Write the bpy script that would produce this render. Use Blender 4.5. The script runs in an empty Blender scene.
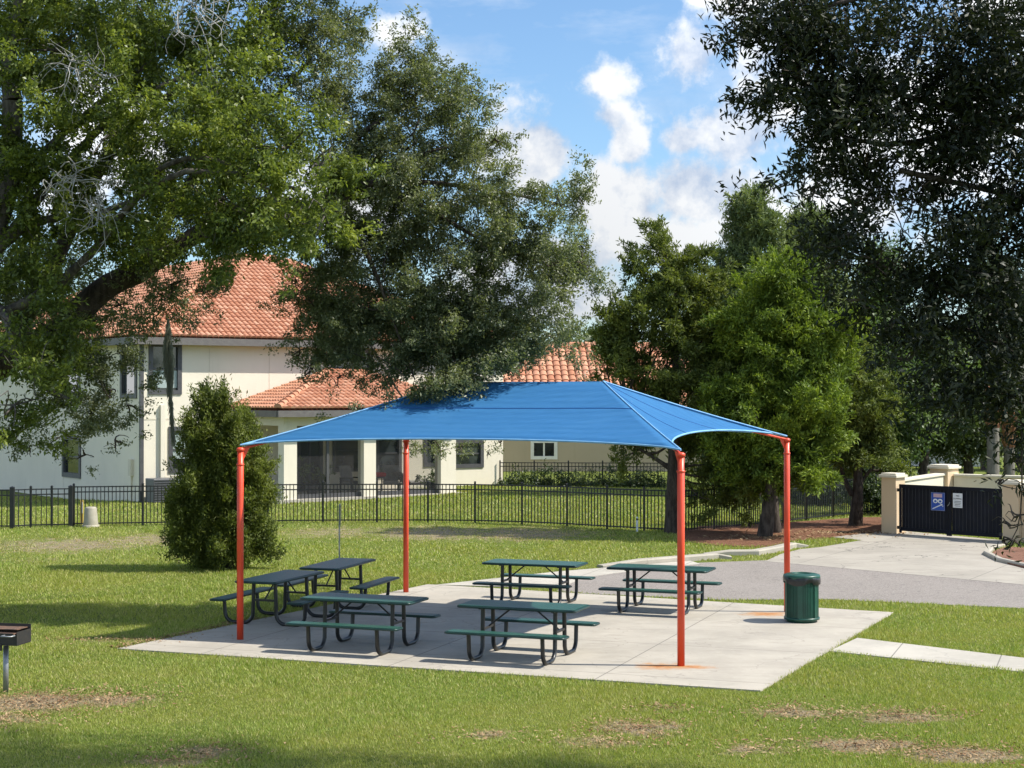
import bpy, bmesh, math, random
import numpy as np
from mathutils import Vector, Matrix
R = math.radians
random.seed(7)
rng = np.random.default_rng(11)
SC = bpy.context.scene
COL = SC.collection

# ------------------------------------------------------------------ camera, sky, sun, exposure
FPX, HC, HOR = 1600.0, 3.85, 395.0            # focal length in pixels, eye height, horizon row
cam_d = bpy.data.cameras.new("camera")
cam = bpy.data.objects.new("camera", cam_d)
COL.objects.link(cam)
cam_d.sensor_width = 36.0
cam_d.lens = 36.0 * FPX / 1024.0
cam_d.clip_end = 3000.0
cam.location = (0, 0, HC)
cam.rotation_euler = (R(90) + math.atan((HOR - 384) / FPX), 0, 0)
SC.camera = cam

SUN_EL, SUN_AZ = R(49), R(94)                 # azimuth measured from +Y towards +X
S = Vector((math.sin(SUN_AZ) * math.cos(SUN_EL), math.cos(SUN_AZ) * math.cos(SUN_EL), math.sin(SUN_EL)))
sun_d = bpy.data.lights.new("sun", 'SUN')
sun_d.energy = 3.5
sun_d.angle = R(0.53)
sun_d.color = (1.0, 0.95, 0.86)
sun = bpy.data.objects.new("sun", sun_d)
COL.objects.link(sun)
sun.rotation_euler = S.to_track_quat('Z', 'Y').to_euler()
SC.cycles.diffuse_bounces = 6
SC.view_settings.view_transform = 'Standard'
SC.view_settings.look = 'None'
SC.view_settings.exposure = 1.03
SC.view_settings.gamma = 1.0

world = bpy.data.worlds.new("World")
SC.world = world
world.use_nodes = True


def build_world():
    nt = world.node_tree
    N, L = nt.nodes, nt.links
    N.clear()
    out = N.new('ShaderNodeOutputWorld')
    sky = N.new('ShaderNodeTexSky')
    sky.sky_type = 'NISHITA'
    sky.sun_disc = False
    sky.sun_elevation = SUN_EL
    sky.sun_rotation = SUN_AZ
    sky.air_density = 1.0
    sky.dust_density = 0.6
    sky.ozone_density = 3.0
    tc = N.new('ShaderNodeTexCoord')

    def math_(op, a, b=None, c=None, clamp=False):
        n = N.new('ShaderNodeMath'); n.operation = op; n.use_clamp = clamp
        for i, v in enumerate((a, b, c)):
            if v is None: continue
            if isinstance(v, (int, float)): n.inputs[i].default_value = v
            else: L.new(v, n.inputs[i])
        return n.outputs[0]
    d = tc.outputs['Generated']
    # two octaves of cloud noise on the sky dome
    def noise(scale, detail, off, stretch):
        m = N.new('ShaderNodeMapping'); L.new(d, m.inputs[0])
        m.inputs['Location'].default_value = off
        m.inputs['Scale'].default_value = stretch
        t = N.new('ShaderNodeTexNoise'); L.new(m.outputs[0], t.inputs['Vector'])
        t.inputs['Scale'].default_value = scale
        t.inputs['Detail'].default_value = detail
        t.inputs['Roughness'].default_value = 0.60
        return t.outputs['Fac']
    n1 = noise(20, 8, (0, 0, 0), (1, 1, 1.0))
    n2 = noise(3.2, 5, (1.3, .4, .2), (1, 1, 2.4))
    nb = noise(20, 8, (-.016, 0, -.020), (1, 1, 1.0))       # the same noise seen a little towards the sun
    # cumulus masses standing in given directions (x/y and z/y of the direction, radii)
    clouds = [(.012, .148, .038, .040), (.055, .120, .045, .034), (.035, .085, .055, .034), (.072, .158, .014, .018),
              (.059, .194, .023, .020), (.062, .176, .020, .017), (.118, .216, .030, .026), (.155, .225, .04, .05),
              (.150, .165, .050, .028), (.108, .160, .016, .011), (.112, .128, .030, .026), (.15, .12, .05, .035),
              (.10, .090, .06, .03), (-.012, .160, .03, .03), (-.075, .225, .03, .02), (-.26, .15, .07, .05),
              (.13, .245, .025, .016), (.25, .15, .09, .07), (.02, .06, .12, .022), (.33, .24, .05, .05), (-.10, .12, .05, .04)]
    acc = None
    for (a, e, ra, re) in clouds:
        c = Vector((a, 1, e)).normalized()
        s = N.new('ShaderNodeVectorMath'); s.operation = 'SUBTRACT'; L.new(d, s.inputs[0]); s.inputs[1].default_value = c
        m = N.new('ShaderNodeVectorMath'); m.operation = 'MULTIPLY'; L.new(s.outputs[0], m.inputs[0])
        m.inputs[1].default_value = (1 / ra, 1 / ra, 1 / re)
        ln = N.new('ShaderNodeVectorMath'); ln.operation = 'LENGTH'; L.new(m.outputs[0], ln.inputs[0])
        v = math_('SUBTRACT', 1.0, ln.outputs['Value'], clamp=False)
        acc = v if acc is None else math_('SMOOTH_MAX', acc, v, .25)
    acc = math_('MAXIMUM', acc, -0.85)
    # elsewhere on the dome broken cloud comes from the coarse noise
    gen = math_('MULTIPLY_ADD', n2, 3.6, -1.9)
    sep = N.new('ShaderNodeSeparateXYZ'); L.new(d, sep.inputs[0])
    away = math_('SUBTRACT', 1.0, math_('MULTIPLY_ADD', sep.outputs['Y'], 6.0, -5.0, clamp=True))   # 0 in front, 1 away
    away = math_('MAXIMUM', away, math_('MULTIPLY_ADD', sep.outputs['Z'], 5.0, -1.5, clamp=True))
    gen = math_('MULTIPLY_ADD', math_('SUBTRACT', 1.0, away), -1.0, gen)
    acc = math_('MAXIMUM', acc, gen)
    dens = math_('ADD', acc, math_('MULTIPLY_ADD', n1, 2.9, -1.55))
    fac = N.new('ShaderNodeMapRange'); fac.interpolation_type = 'SMOOTHSTEP'
    L.new(dens, fac.inputs[0]); fac.inputs[1].default_value = -0.05; fac.inputs[2].default_value = 0.50
    wis = noise(9, 6, (3, 0, 1), (1, 1, 3.2))
    wisp = N.new('ShaderNodeMapRange'); L.new(wis, wisp.inputs[0])
    wisp.inputs[1].default_value = .47; wisp.inputs[2].default_value = .75; wisp.inputs[4].default_value = .40
    cf = math_('MAXIMUM', math_('MULTIPLY', fac.outputs[0], .95), wisp.outputs[0])
    # lit side: denser towards the sun means self shade
    lit = N.new('ShaderNodeMapRange')
    L.new(math_('SUBTRACT', n1, nb), lit.inputs[0])
    lit.inputs[1].default_value = -.15; lit.inputs[2].default_value = .09
    mixc = N.new('ShaderNodeMix'); mixc.data_type = 'RGBA'
    L.new(lit.outputs[0], mixc.inputs['Factor'])
    mixc.inputs['A'].default_value = (1.65, 1.98, 2.55, 1)
    mixc.inputs['B'].default_value = (3.3, 3.32, 3.36, 1)
    tint = N.new('ShaderNodeMix'); tint.data_type = 'RGBA'; tint.blend_type = 'MULTIPLY'
    tint.inputs['Factor'].default_value = 1.0
    L.new(sky.outputs[0], tint.inputs['A']); tint.inputs['B'].default_value = (.60, .69, .745, 1)
    boost = N.new('ShaderNodeMix'); boost.data_type = 'RGBA'; boost.blend_type = 'MULTIPLY'   # unseen clouds off view and overhead brightened to add ambient fill light
    boost.inputs['Factor'].default_value = 1.0
    L.new(mixc.outputs['Result'], boost.inputs['A'])
    bv = math_('MULTIPLY_ADD', away, 2.6, 1.0)
    cx = N.new('ShaderNodeCombineXYZ')
    for i in range(3): L.new(bv, cx.inputs[i])
    L.new(cx.outputs[0], boost.inputs['B'])
    mix = N.new('ShaderNodeMix'); mix.data_type = 'RGBA'
    L.new(cf, mix.inputs['Factor'])
    L.new(tint.outputs['Result'], mix.inputs['A'])
    L.new(boost.outputs['Result'], mix.inputs['B'])
    bg = N.new('ShaderNodeBackground'); bg.inputs['Strength'].default_value = 0.12
    L.new(mix.outputs['Result'], bg.inputs['Color'])
    L.new(bg.outputs[0], out.inputs[0])


build_world()

# ------------------------------------------------------------------ small tools
def W(px, py, d):
    """world point seen at a pixel of the photograph at distance d in front of the camera"""
    return Vector(((px - 512) / FPX * d, d, HC - (py - HOR) / FPX * d))

def G(px, py, z=0.0):
    d = (HC - z) * FPX / (py - HOR)
    return Vector(((px - 512) / FPX * d, d, z))

def sstep(a, b, x):
    t = np.clip((x - a) / (b - a), 0, 1)
    return t * t * (3 - 2 * t)

def ground_h(x, y):
    x = np.asarray(x, float); y = np.asarray(y, float)
    return -0.35 * (1 - sstep(-19, -12, x)) * sstep(50, 62, y) + 0.12 * sstep(-8, 0, x) * sstep(50, 60, y) * (1 - sstep(6, 12, x))


class MB:
    """collects shapes, then links them as one mesh object"""
    def __init__(s): s.v = []; s.f = []; s.sm = []
    def add(s, vs, fs, smooth=False):
        o = len(s.v); s.v += [tuple(p) for p in vs]
        s.f += [tuple(i + o for i in f) for f in fs]; s.sm += [smooth] * len(fs)
        return s
    def box(s, c, size, rot=None, bevel=0.0):
        x, y, z = (q / 2 for q in size); c = Vector(c)
        M = rot if rot is not None else Matrix.Identity(3)
        if bevel > 0:
            b = min(bevel, x * .9, y * .9, z * .9)
            bm = bmesh.new(); bmesh.ops.create_cube(bm, size=1)
            for v in bm.verts: v.co = Vector((v.co.x * 2 * x, v.co.y * 2 * y, v.co.z * 2 * z))
            bmesh.ops.bevel(bm, geom=bm.edges[:], offset=b, segments=2, affect='EDGES', profile=.5)
            bm.verts.index_update()
            s.add([c + M @ v.co for v in bm.verts], [[v.index for v in f.verts] for f in bm.faces]); bm.free()
            return s
        vs = [c + M @ Vector((a * x, b * y, d * z)) for a in (-1, 1) for b in (-1, 1) for d in (-1, 1)]
        return s.add(vs, [(0, 1, 3, 2), (4, 6, 7, 5), (0, 4, 5, 1), (2, 3, 7, 6), (0, 2, 6, 4), (1, 5, 7, 3)])
    def tube(s, pts, r, n=8, caps=True, smooth=True):
        pts = [Vector(p) for p in pts]
        rs = r if hasattr(r, '__len__') else [r] * len(pts)
        t0 = (pts[1] - pts[0]).normalized()
        u = t0.orthogonal().normalized()
        vs = []
        for i, p in enumerate(pts):
            t = (pts[min(i + 1, len(pts) - 1)] - pts[max(i - 1, 0)]).normalized()
            u = (u - t * u.dot(t))
            u = u.normalized() if u.length > 1e-6 else t.orthogonal().normalized()
            w = t.cross(u)
            for k in range(n):
                a = 2 * math.pi * k / n
                vs.append(p + (u * math.cos(a) + w * math.sin(a)) * rs[i])
        fs = [(i * n + k, i * n + (k + 1) % n, (i + 1) * n + (k + 1) % n, (i + 1) * n + k) for i in range(len(pts) - 1) for k in range(n)]
        s.add(vs, fs, smooth)
        if caps:
            m = (len(pts) - 1) * n
            s.add(vs[:n], [tuple(range(n - 1, -1, -1))]); s.add(vs[m:m + n], [tuple(range(n))])
        return s
    def lathe(s, c, prof, n=24, smooth=True):
        c = Vector(c); vs = []
        for (r, z) in prof:
            for k in range(n):
                a = 2 * math.pi * k / n
                vs.append(c + Vector((r * math.cos(a), r * math.sin(a), z)))
        fs = [(i * n + k, i * n + (k + 1) % n, (i + 1) * n + (k + 1) % n, (i + 1) * n + k) for i in range(len(prof) - 1) for k in range(n)]
        return s.add(vs, fs, smooth)
    def slab(s, top, h):
        """closed slab under a polygon of top points"""
        top = [Vector(p) for p in top]; n = len(top)
        vs = top + [p - Vector((0, 0, h)) for p in top]
        fs = [tuple(range(n)), tuple(range(2 * n - 1, n - 1, -1))] + [(i, i + n, (i + 1) % n + n, (i + 1) % n) for i in range(n)]
        return s.add(vs, fs)
    def build(s, name, mat, parent=None, org=None, link=True):
        me = bpy.data.meshes.new(name)
        v = s.v
        if org is not None:
            v = [(a - org[0], b - org[1], c - org[2]) for a, b, c in v]
        me.from_pydata(v, [], s.f); me.update()
        me.polygons.foreach_set('use_smooth', s.sm)
        me.materials.append(mat)
        o = bpy.data.objects.new(name, me)
        COL.objects.link(o)
        if parent is not None: o.parent = parent
        elif org is not None: o.location = org
        return o


def np_mesh(name, verts, k, mat, parent=None, org=None, smooth=False):
    """many separate k-gons from an (n*k, 3) array"""
    verts = np.asarray(verts, np.float32)
    if org is not None: verts = verts - np.asarray(org, np.float32)
    n = len(verts) // k
    me = bpy.data.meshes.new(name)
    me.vertices.add(n * k); me.vertices.foreach_set('co', verts.ravel())
    me.loops.add(n * k); me.loops.foreach_set('vertex_index', np.arange(n * k, dtype=np.int32))
    me.polygons.add(n)
    me.polygons.foreach_set('loop_start', np.arange(0, n * k, k, dtype=np.int32))
    me.polygons.foreach_set('loop_total', np.full(n, k, dtype=np.int32))
    if smooth: me.polygons.foreach_set('use_smooth', np.ones(n, bool))
    me.update(calc_edges=True)
    me.materials.append(mat)
    o = bpy.data.objects.new(name, me); COL.objects.link(o)
    if parent is not None: o.parent = parent
    elif org is not None: o.location = org
    return o


def thing(name, label, cat, loc, rz=0.0, group=None):
    o = bpy.data.objects.new(name, None); COL.objects.link(o)
    o.empty_display_size = .2
    o.location = loc; o.rotation_euler = (0, 0, rz)
    o['label'] = label; o['category'] = cat
    if group: o['group'] = group
    return o

def tag(o, label, cat, group=None):
    o['label'] = label; o['category'] = cat
    if group: o['group'] = group
    return o

def struct(o, kind='structure', label=None, cat=None):
    o['kind'] = kind
    if label: o['label'] = label
    if cat: o['category'] = cat
    return o

def copy_thing(o, loc, rz, label=None, group=None):
    r = o.copy(); COL.objects.link(r); r.location = loc; r.rotation_euler = (0, 0, rz)
    if label: r['label'] = label
    if group: r['group'] = group
    for ch in list(o.children):
        c = ch.copy(); COL.objects.link(c); c.parent = r
        for g in list(ch.children):
            d = g.copy(); COL.objects.link(d); d.parent = c
    return r

# ------------------------------------------------------------------ materials
class NT:
    def __init__(s, name):
        s.m = bpy.data.materials.new(name); s.m.use_nodes = True
        s.t = s.m.node_tree; s.N = s.t.nodes; s.L = s.t.links
        s.b = s.N['Principled BSDF']; s.out = s.N['Material Output']
    def new(s, t, **kw):
        n = s.N.new(t)
        for k, v in kw.items(): setattr(n, k, v)
        return n
    def put(s, sock, v):
        if isinstance(v, (int, float)): sock.default_value = v
        elif isinstance(v, (tuple, list, Vector)): sock.default_value = tuple(v) if len(v) != 3 or sock.type == 'VECTOR' else (*v, 1)
        else: s.L.new(v, sock)
    def math(s, op, a, b=None, c=None, clamp=False):
        n = s.new('ShaderNodeMath', operation=op, use_clamp=clamp)
        for i, v in enumerate((a, b, c)):
            if v is not None: s.put(n.inputs[i], v)
        return n.outputs[0]
    def vmath(s, op, a, b=None):
        n = s.new('ShaderNodeVectorMath', operation=op)
        s.put(n.inputs[0], a)
        if b is not None: s.put(n.inputs[1], b)
        return n.outputs['Value'] if op in ('LENGTH', 'DISTANCE', 'DOT_PRODUCT') else n.outputs[0]
    def pos(s): return s.new('ShaderNodeNewGeometry').outputs['Position']
    def island(s): return s.new('ShaderNodeNewGeometry').outputs['Random Per Island']
    def obj(s): return s.new('ShaderNodeTexCoord').outputs['Object']
    def map(s, v, scale=(1, 1, 1), loc=(0, 0, 0), rot=(0, 0, 0)):
        n = s.new('ShaderNodeMapping'); s.L.new(v, n.inputs[0])
        n.inputs['Scale'].default_value = scale; n.inputs['Location'].default_value = loc; n.inputs['Rotation'].default_value = rot
        return n.outputs[0]
    def noise(s, v, scale, detail=4, rough=.55, out='Fac'):
        n = s.new('ShaderNodeTexNoise'); s.L.new(v, n.inputs['Vector'])
        n.inputs['Scale'].default_value = scale; n.inputs['Detail'].default_value = detail; n.inputs['Roughness'].default_value = rough
        return n.outputs[out]
    def ramp(s, v, a, b, lo=0.0, hi=1.0, smooth=True):
        n = s.new('ShaderNodeMapRange')
        if smooth: n.interpolation_type = 'SMOOTHSTEP'
        s.put(n.inputs[0], v); n.inputs[1].default_value = a; n.inputs[2].default_value = b
        n.inputs[3].default_value = lo; n.inputs[4].default_value = hi
        return n.outputs[0]
    def mix(s, f, a, b, blend='MIX'):
        n = s.new('ShaderNodeMix', data_type='RGBA', blend_type=blend)
        s.put(n.inputs['Factor'], f)
        for k, v in (('A', a), ('B', b)):
            i = n.inputs[k] if False else [q for q in n.inputs if q.name == k and q.type == 'RGBA'][0]
            if isinstance(v, (tuple, list)): i.default_value = (*v, 1) if len(v) == 3 else v
            else: s.L.new(v, i)
        return [q for q in n.outputs if q.type == 'RGBA'][0]
    def col(s, v): s.put(s.b.inputs['Base Color'], v)
    def set(s, **kw):
        for k, v in kw.items(): s.put(s.b.inputs[k.replace('_', ' ')], v)
    def bump(s, h, dist=.01, strength=.5):
        n = s.new('ShaderNodeBump'); s.L.new(h, n.inputs['Height'])
        n.inputs['Distance'].default_value = dist; n.inputs['Strength'].default_value = strength
        s.L.new(n.outputs[0], s.b.inputs['Normal'])


def simple(name, c1, c2=None, rough=.5, metal=0.0, scale=6, bump=0, spec=.5, detail=4):
    t = NT(name)
    p = t.obj()
    n = t.noise(p, scale, detail)
    t.col(t.mix(t.ramp(n, .35, .65), c1, c2 or tuple(x * .8 for x in c1)))
    t.set(Roughness=rough, Metallic=metal, Specular_IOR_Level=spec)
    if bump: t.bump(t.noise(p, scale * 6, 4), bump, .6)
    return t.m

M = {}
def leaf_mat(name, cols, trans=.30, rough=.42, spec=.5, patch=1.2, tcol=None):
    t = NT(name)
    r = t.island()
    n = t.noise(t.pos(), patch, 2)
    f = t.math('ADD', t.math('MULTIPLY', r, .55), t.math('MULTIPLY_ADD', n, 1.3, -.42), clamp=True)
    cr = t.new('ShaderNodeValToRGB'); t.L.new(f, cr.inputs[0])
    e = cr.color_ramp.elements
    e[0].color = (*cols[0], 1); e[1].color = (*cols[-1], 1)
    for i, c in enumerate(cols[1:-1]):
        q = cr.color_ramp.elements.new((i + 1) / (len(cols) - 1)); q.color = (*c, 1)
    t.L.new(cr.outputs[0], t.b.inputs['Base Color'])
    t.set(Roughness=rough, Specular_IOR_Level=spec)
    tr = t.new('ShaderNodeBsdfTranslucent')
    c2 = t.mix(1.0, cr.outputs[0], tcol or (1.6, 1.7, .7), 'MULTIPLY')
    t.L.new(c2, tr.inputs[0])
    ms = t.new('ShaderNodeMixShader'); ms.inputs[0].default_value = trans
    t.L.new(t.b.outputs[0], ms.inputs[1]); t.L.new(tr.outputs[0], ms.inputs[2])
    t.L.new(ms.outputs[0], t.out.inputs[0])
    return t.m

def bark_mat(name, a, b, sc=5):
    t = NT(name)
    p = t.map(t.pos(), (1, 1, .35))
    n = t.noise(p, sc * 2, 6, .65)
    t.col(t.mix(t.ramp(n, .32, .68), a, b))
    t.set(Roughness=.9, Specular_IOR_Level=.2)
    t.bump(n, .04, .9)
    return t.m

M['oak_leaf'] = leaf_mat('oak_leaf', [(.048, .068, .021), (.094, .130, .032), (.170, .215, .040), (.28, .32, .068)], trans=.38, spec=.35, tcol=(1.5, 1.5, .7))
M['oak_leaf_grey'] = leaf_mat('oak_leaf_grey', [(.066, .080, .040), (.108, .130, .062), (.16, .18, .088), (.24, .25, .13)], trans=.32, rough=.45, spec=.5)
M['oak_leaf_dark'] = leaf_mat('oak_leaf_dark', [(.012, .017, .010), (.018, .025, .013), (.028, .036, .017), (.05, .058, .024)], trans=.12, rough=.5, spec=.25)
M['cedar_leaf'] = leaf_mat('cedar_leaf', [(.050, .080, .018), (.100, .152, .024), (.18, .24, .032), (.28, .335, .045)], trans=.25, rough=.6, spec=.25, patch=.8)
M['cedar_leaf_olive'] = leaf_mat('cedar_leaf_olive', [(.05, .068, .022), (.09, .117, .03), (.145, .172, .038), (.21, .235, .055)], trans=.25, rough=.6, spec=.25, patch=.8)
M['conifer_leaf'] = leaf_mat('conifer_leaf', [(.075, .10, .045), (.125, .165, .07), (.18, .22, .09), (.25, .28, .11)], trans=.2, rough=.6, spec=.25, patch=.7)
M['broad_leaf'] = leaf_mat('broad_leaf', [(.04, .065, .024), (.065, .105, .032), (.10, .15, .045), (.15, .19, .06)], trans=.28, rough=.5, patch=.6)
M['dull_leaf'] = leaf_mat('dull_leaf', [(.034, .05, .024), (.056, .082, .036), (.085, .115, .048), (.12, .15, .06)], trans=.3, rough=.5, patch=.5)
M['hedge_leaf'] = leaf_mat('hedge_leaf', [(.02, .035, .014), (.035, .058, .02), (.06, .09, .028), (.09, .12, .04)], trans=.2, rough=.5)
M['oak_bark'] = bark_mat('oak_bark', (.05, .042, .034), (.15, .135, .115))
M['dark_bark'] = bark_mat('dark_bark', (.035, .027, .021), (.10, .08, .065))
M['pale_twig'] = bark_mat('pale_twig', (.26, .25, .23), (.42, .41, .38))
M['palm_bark'] = bark_mat('palm_bark', (.13, .115, .098), (.22, .20, .17), 3)
M['palm_boot'] = bark_mat('palm_boot', (.24, .10, .055), (.34, .20, .12), 4)
M['moss'] = leaf_mat('moss', [(.20, .21, .165), (.27, .28, .22), (.38, .39, .31)], trans=.5, rough=.9, spec=.1, tcol=(1, 1, .9))

# shared layout of worn places in the lawn: (x, y, rx, ry, amount)
def _wp(px, py, rx, ry, k, z=0.0):
    g = G(px, py); return (g.x, g.y, rx, ry, k)
WORN = [_wp(70, 545, 3.4, 3.0, .72), _wp(150, 540, 2.4, 3.0, .7), _wp(20, 560, 2.2, 1.6, .35), _wp(340, 532, 2.8, 3.0, .62), _wp(430, 533, 2.6, 3.4, .8),
        _wp(520, 534, 2.8, 3.0, .8), _wp(590, 536, 1.6, 2.2, .35), _wp(35, 702, .85, .85, 1.05), _wp(110, 700, .75, .7, .8), _wp(0, 720, .8, .6, .7),
        _wp(640, 728, .55, .5, .62), _wp(600, 742, .6, .4, .45), _wp(790, 712, .6, .5, .50), _wp(900, 716, .8, .45, .55), _wp(860, 745, .75, .4, .7),
        _wp(960, 755, .7, .4, .75), _wp(750, 750, .4, .3, .45), _wp(205, 752, .5, .35, .5), _wp(490, 735, .5, .3, .4), _wp(170, 762, .6, .3, .4),
        _wp(660, 708, .5, .3, .3), _wp(110, 640, 1.2, .35, .5), _wp(640, 552, 1.2, 2.0, .18)]
WORN = [(a, b, rx * (1.15 if i > 9 else 1), ry * (1.15 if i > 9 else 1), k * (1.45 if 9 < i < 21 else 1)) for i, (a, b, rx, ry, k) in enumerate(WORN)]
def worn_np(x, y):
    w = np.zeros_like(x)
    for (a, b, rx, ry, k) in WORN:
        w = np.maximum(w, k * np.clip(1.25 - np.hypot((x - a) / rx, (y - b) / ry), 0, 1))
    return w
def worn_nodes(t):
    p = t.vmath('MULTIPLY', t.pos(), (1, 1, 0))
    acc = None
    for (a, b, rx, ry, k) in WORN:
        q = t.vmath('MULTIPLY', t.vmath('SUBTRACT', p, (a, b, 0)), (1 / rx, 1 / ry, 0))
        v = t.math('MULTIPLY', t.math('SUBTRACT', 1.25, t.vmath('LENGTH', q), clamp=True), k)
        acc = v if acc is None else t.math('MAXIMUM', acc, v)
    n = t.noise(p, 2.3, 6, .7)
    return t.math('ADD', acc, t.math('MULTIPLY_ADD', n, 2.2, -1.2))

def ground_mat():
    t = NT('lawn_soil')
    p = t.pos()
    w = worn_nodes(t)
    n1 = t.noise(p, .35, 4); n2 = t.noise(p, 6, 5, .7); n3 = t.noise(p, 45, 3, .7)
    g = t.mix(t.ramp(n1, .35, .65), (.12, .16, .028), (.19, .225, .05))
    g = t.mix(t.ramp(n2, .4, .72, 0, .75), g, (.17, .185, .05))
    g = t.mix(t.ramp(n3, .45, .7, 0, .6), g, (.055, .08, .015))
    s = t.mix(t.ramp(n2, .35, .65), (.28, .215, .14), (.40, .33, .225))
    s = t.mix(t.ramp(n3, .42, .65), s, (.19, .145, .09))
    c = t.mix(t.ramp(w, .18, .75, 0, .95), g, s)
    t.col(c); t.set(Roughness=.95, Specular_IOR_Level=.1)
    t.bump(n3, .05, .8)
    return t.m
def grass_mat():
    t = NT('grass_blade')
    p = t.pos(); r = t.island()
    w = worn_nodes(t)
    n1 = t.noise(p, .4, 4)
    n2 = t.noise(p, 2.2, 4, .65)
    a = t.mix(r, (.150, .218, .032), (.385, .440, .105))
    a = t.mix(t.ramp(n1, .40, .60, 0, .75), a, (.31, .33, .075))
    a = t.mix(t.ramp(n2, .50, .74, 0, .6), a, (.36, .34, .12))
    a = t.mix(t.math('MULTIPLY', t.math('GREATER_THAN', r, .82), .75), a, (.46, .40, .20))
    a = t.mix(t.ramp(w, .15, .8, 0, .85), a, (.42, .33, .19))
    t.col(a); t.set(Roughness=.55, Specular_IOR_Level=.3)
    tr = t.new('ShaderNodeBsdfTranslucent'); t.L.new(t.mix(1, a, (1.5, 1.5, .6), 'MULTIPLY'), tr.inputs[0])
    ms = t.new('ShaderNodeMixShader'); ms.inputs[0].default_value = .3
    t.L.new(t.b.outputs[0], ms.inputs[1]); t.L.new(tr.outputs[0], ms.inputs[2]); t.L.new(ms.outputs[0], t.out.inputs[0])
    return t.m
M['ground'] = ground_mat()
M['grass'] = grass_mat()

PAD_YAW = math.atan2(-3.45, 9.24)
def concrete(name, base, joints=True, rust=(), stain=.5, rot=PAD_YAW, off=(0, 0), step=(3.05, 2.75), crack=.25):
    t = NT(name)
    p = t.pos()
    n1 = t.noise(p, .8, 5, .6); n2 = t.noise(p, 7, 6, .65); n3 = t.noise(p, 60, 3, .6)
    c = t.mix(t.ramp(n1, .3, .7), base, tuple(x * .80 for x in base))
    st = t.noise(t.map(p, (.7, 2.6, 1), rot=(0, 0, -rot)), 1.6, 6, .7)
    c = t.mix(t.ramp(st, .52, .75, 0, stain), c, tuple(x * .60 for x in base))
    c = t.mix(t.ramp(n2, .5, .75, 0, .25), c, tuple(min(1, x * 1.25) for x in base))
    c = t.mix(t.ramp(n3, .55, .75, 0, .3), c, tuple(x * .62 for x in base))
    spots = t.new('ShaderNodeTexVoronoi'); t.L.new(p, spots.inputs['Vector']); spots.inputs['Scale'].default_value = 2.2
    c = t.mix(t.ramp(spots.outputs['Distance'], .02, .05, .55, 0), c, (.10, .095, .085))
    for (x, y, rad) in rust:
        q = t.vmath('MULTIPLY', t.vmath('SUBTRACT', p, (x, y, 0)), (1 / rad, 1.5 / rad, 0))
        v = t.math('ADD', t.math('SUBTRACT', 1.0, t.vmath('LENGTH', q)), t.math('MULTIPLY_ADD', t.noise(p, 5, 5, .7), 1.8, -.95))
        c = t.mix(t.ramp(v, .0, .75, 0, .85), c, (.42, .19, .055))
        c = t.mix(t.ramp(v, .6, 1.1, 0, .8), c, (.30, .09, .02))
    ck = t.math('ABSOLUTE', t.math('SUBTRACT', t.noise(t.map(p, (1, 1, 1), loc=(3.1, 7.7, 0)), .42, 5, .5), .5))
    c = t.mix(t.ramp(ck, .0012, .0035, crack, 0), c, (.10, .09, .08))
    tm = t.noise(t.map(p, (.25, 2.2, 1), rot=(0, 0, -rot - .5)), 1.1, 4, .6)
    c = t.mix(t.ramp(tm, .56, .72, 0, crack * .5), c, tuple(x * .55 for x in base))
    if joints:
        q = t.map(p, (1, 1, 1), loc=(off[0], off[1], 0), rot=(0, 0, -rot))
        sx = t.new('ShaderNodeSeparateXYZ'); t.L.new(q, sx.inputs[0])
        for ax, per in (('X', step[0]), ('Y', step[1])):
            f = t.math('ABSOLUTE', t.math('SUBTRACT', t.math('FRACT', t.math('DIVIDE', sx.outputs[ax], per)), .5))
            c = t.mix(t.ramp(f, .5 - .012 / per, .5 - .006 / per, 0, .8), c, (.13, .12, .105))
    t.col(c); t.set(Roughness=.88, Specular_IOR_Level=.25)
    t.bump(n3, .004, .5)
    return t.m

def asphalt():
    t = NT('asphalt'); p = t.pos()
    n1 = t.noise(p, .5, 4); n2 = t.noise(p, 38, 3, .8); n3 = t.noise(p, 5, 5)
    c = t.mix(t.ramp(n1, .3, .7), (.175, .152, .134), (.215, .188, .166))
    c = t.mix(t.ramp(n2, .42, .62), c, (.31, .28, .25))
    c = t.mix(t.ramp(n3, .55, .75, 0, .5), c, (.10, .092, .088))
    t.col(c); t.set(Roughness=.92, Specular_IOR_Level=.2); t.bump(n2, .01, .8)
    return t.m

def stucco(name, base):
    t = NT(name); p = t.pos()
    n1 = t.noise(p, .5, 4); n2 = t.noise(t.map(p, (3, 3, .25)), 1.4, 6, .7); n3 = t.noise(p, 40, 3)
    c = t.mix(t.ramp(n1, .3, .7), base, tuple(x * .93 for x in base))
    c = t.mix(t.ramp(n2, .52, .8, 0, .30), c, tuple(x * q for x, q in zip(base, (.74, .72, .66))))
    t.col(c); t.set(Roughness=.92, Specular_IOR_Level=.15); t.bump(n3, .008, .6)
    return t.m

def tile_mat():
    t = NT('terracotta_tile'); r = t.island(); p = t.pos()
    c = t.mix(r, (.40, .165, .088), (.55, .29, .180))
    c = t.mix(t.ramp(t.noise(p, 1.2, 5), .45, .75, 0, .5), c, (.34, .13, .075))
    c = t.mix(t.ramp(t.noise(p, 14, 4), .55, .75, 0, .45), c, (.66, .36, .22))
    t.col(c); t.set(Roughness=.8, Specular_IOR_Level=.3)
    return t.m

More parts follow.
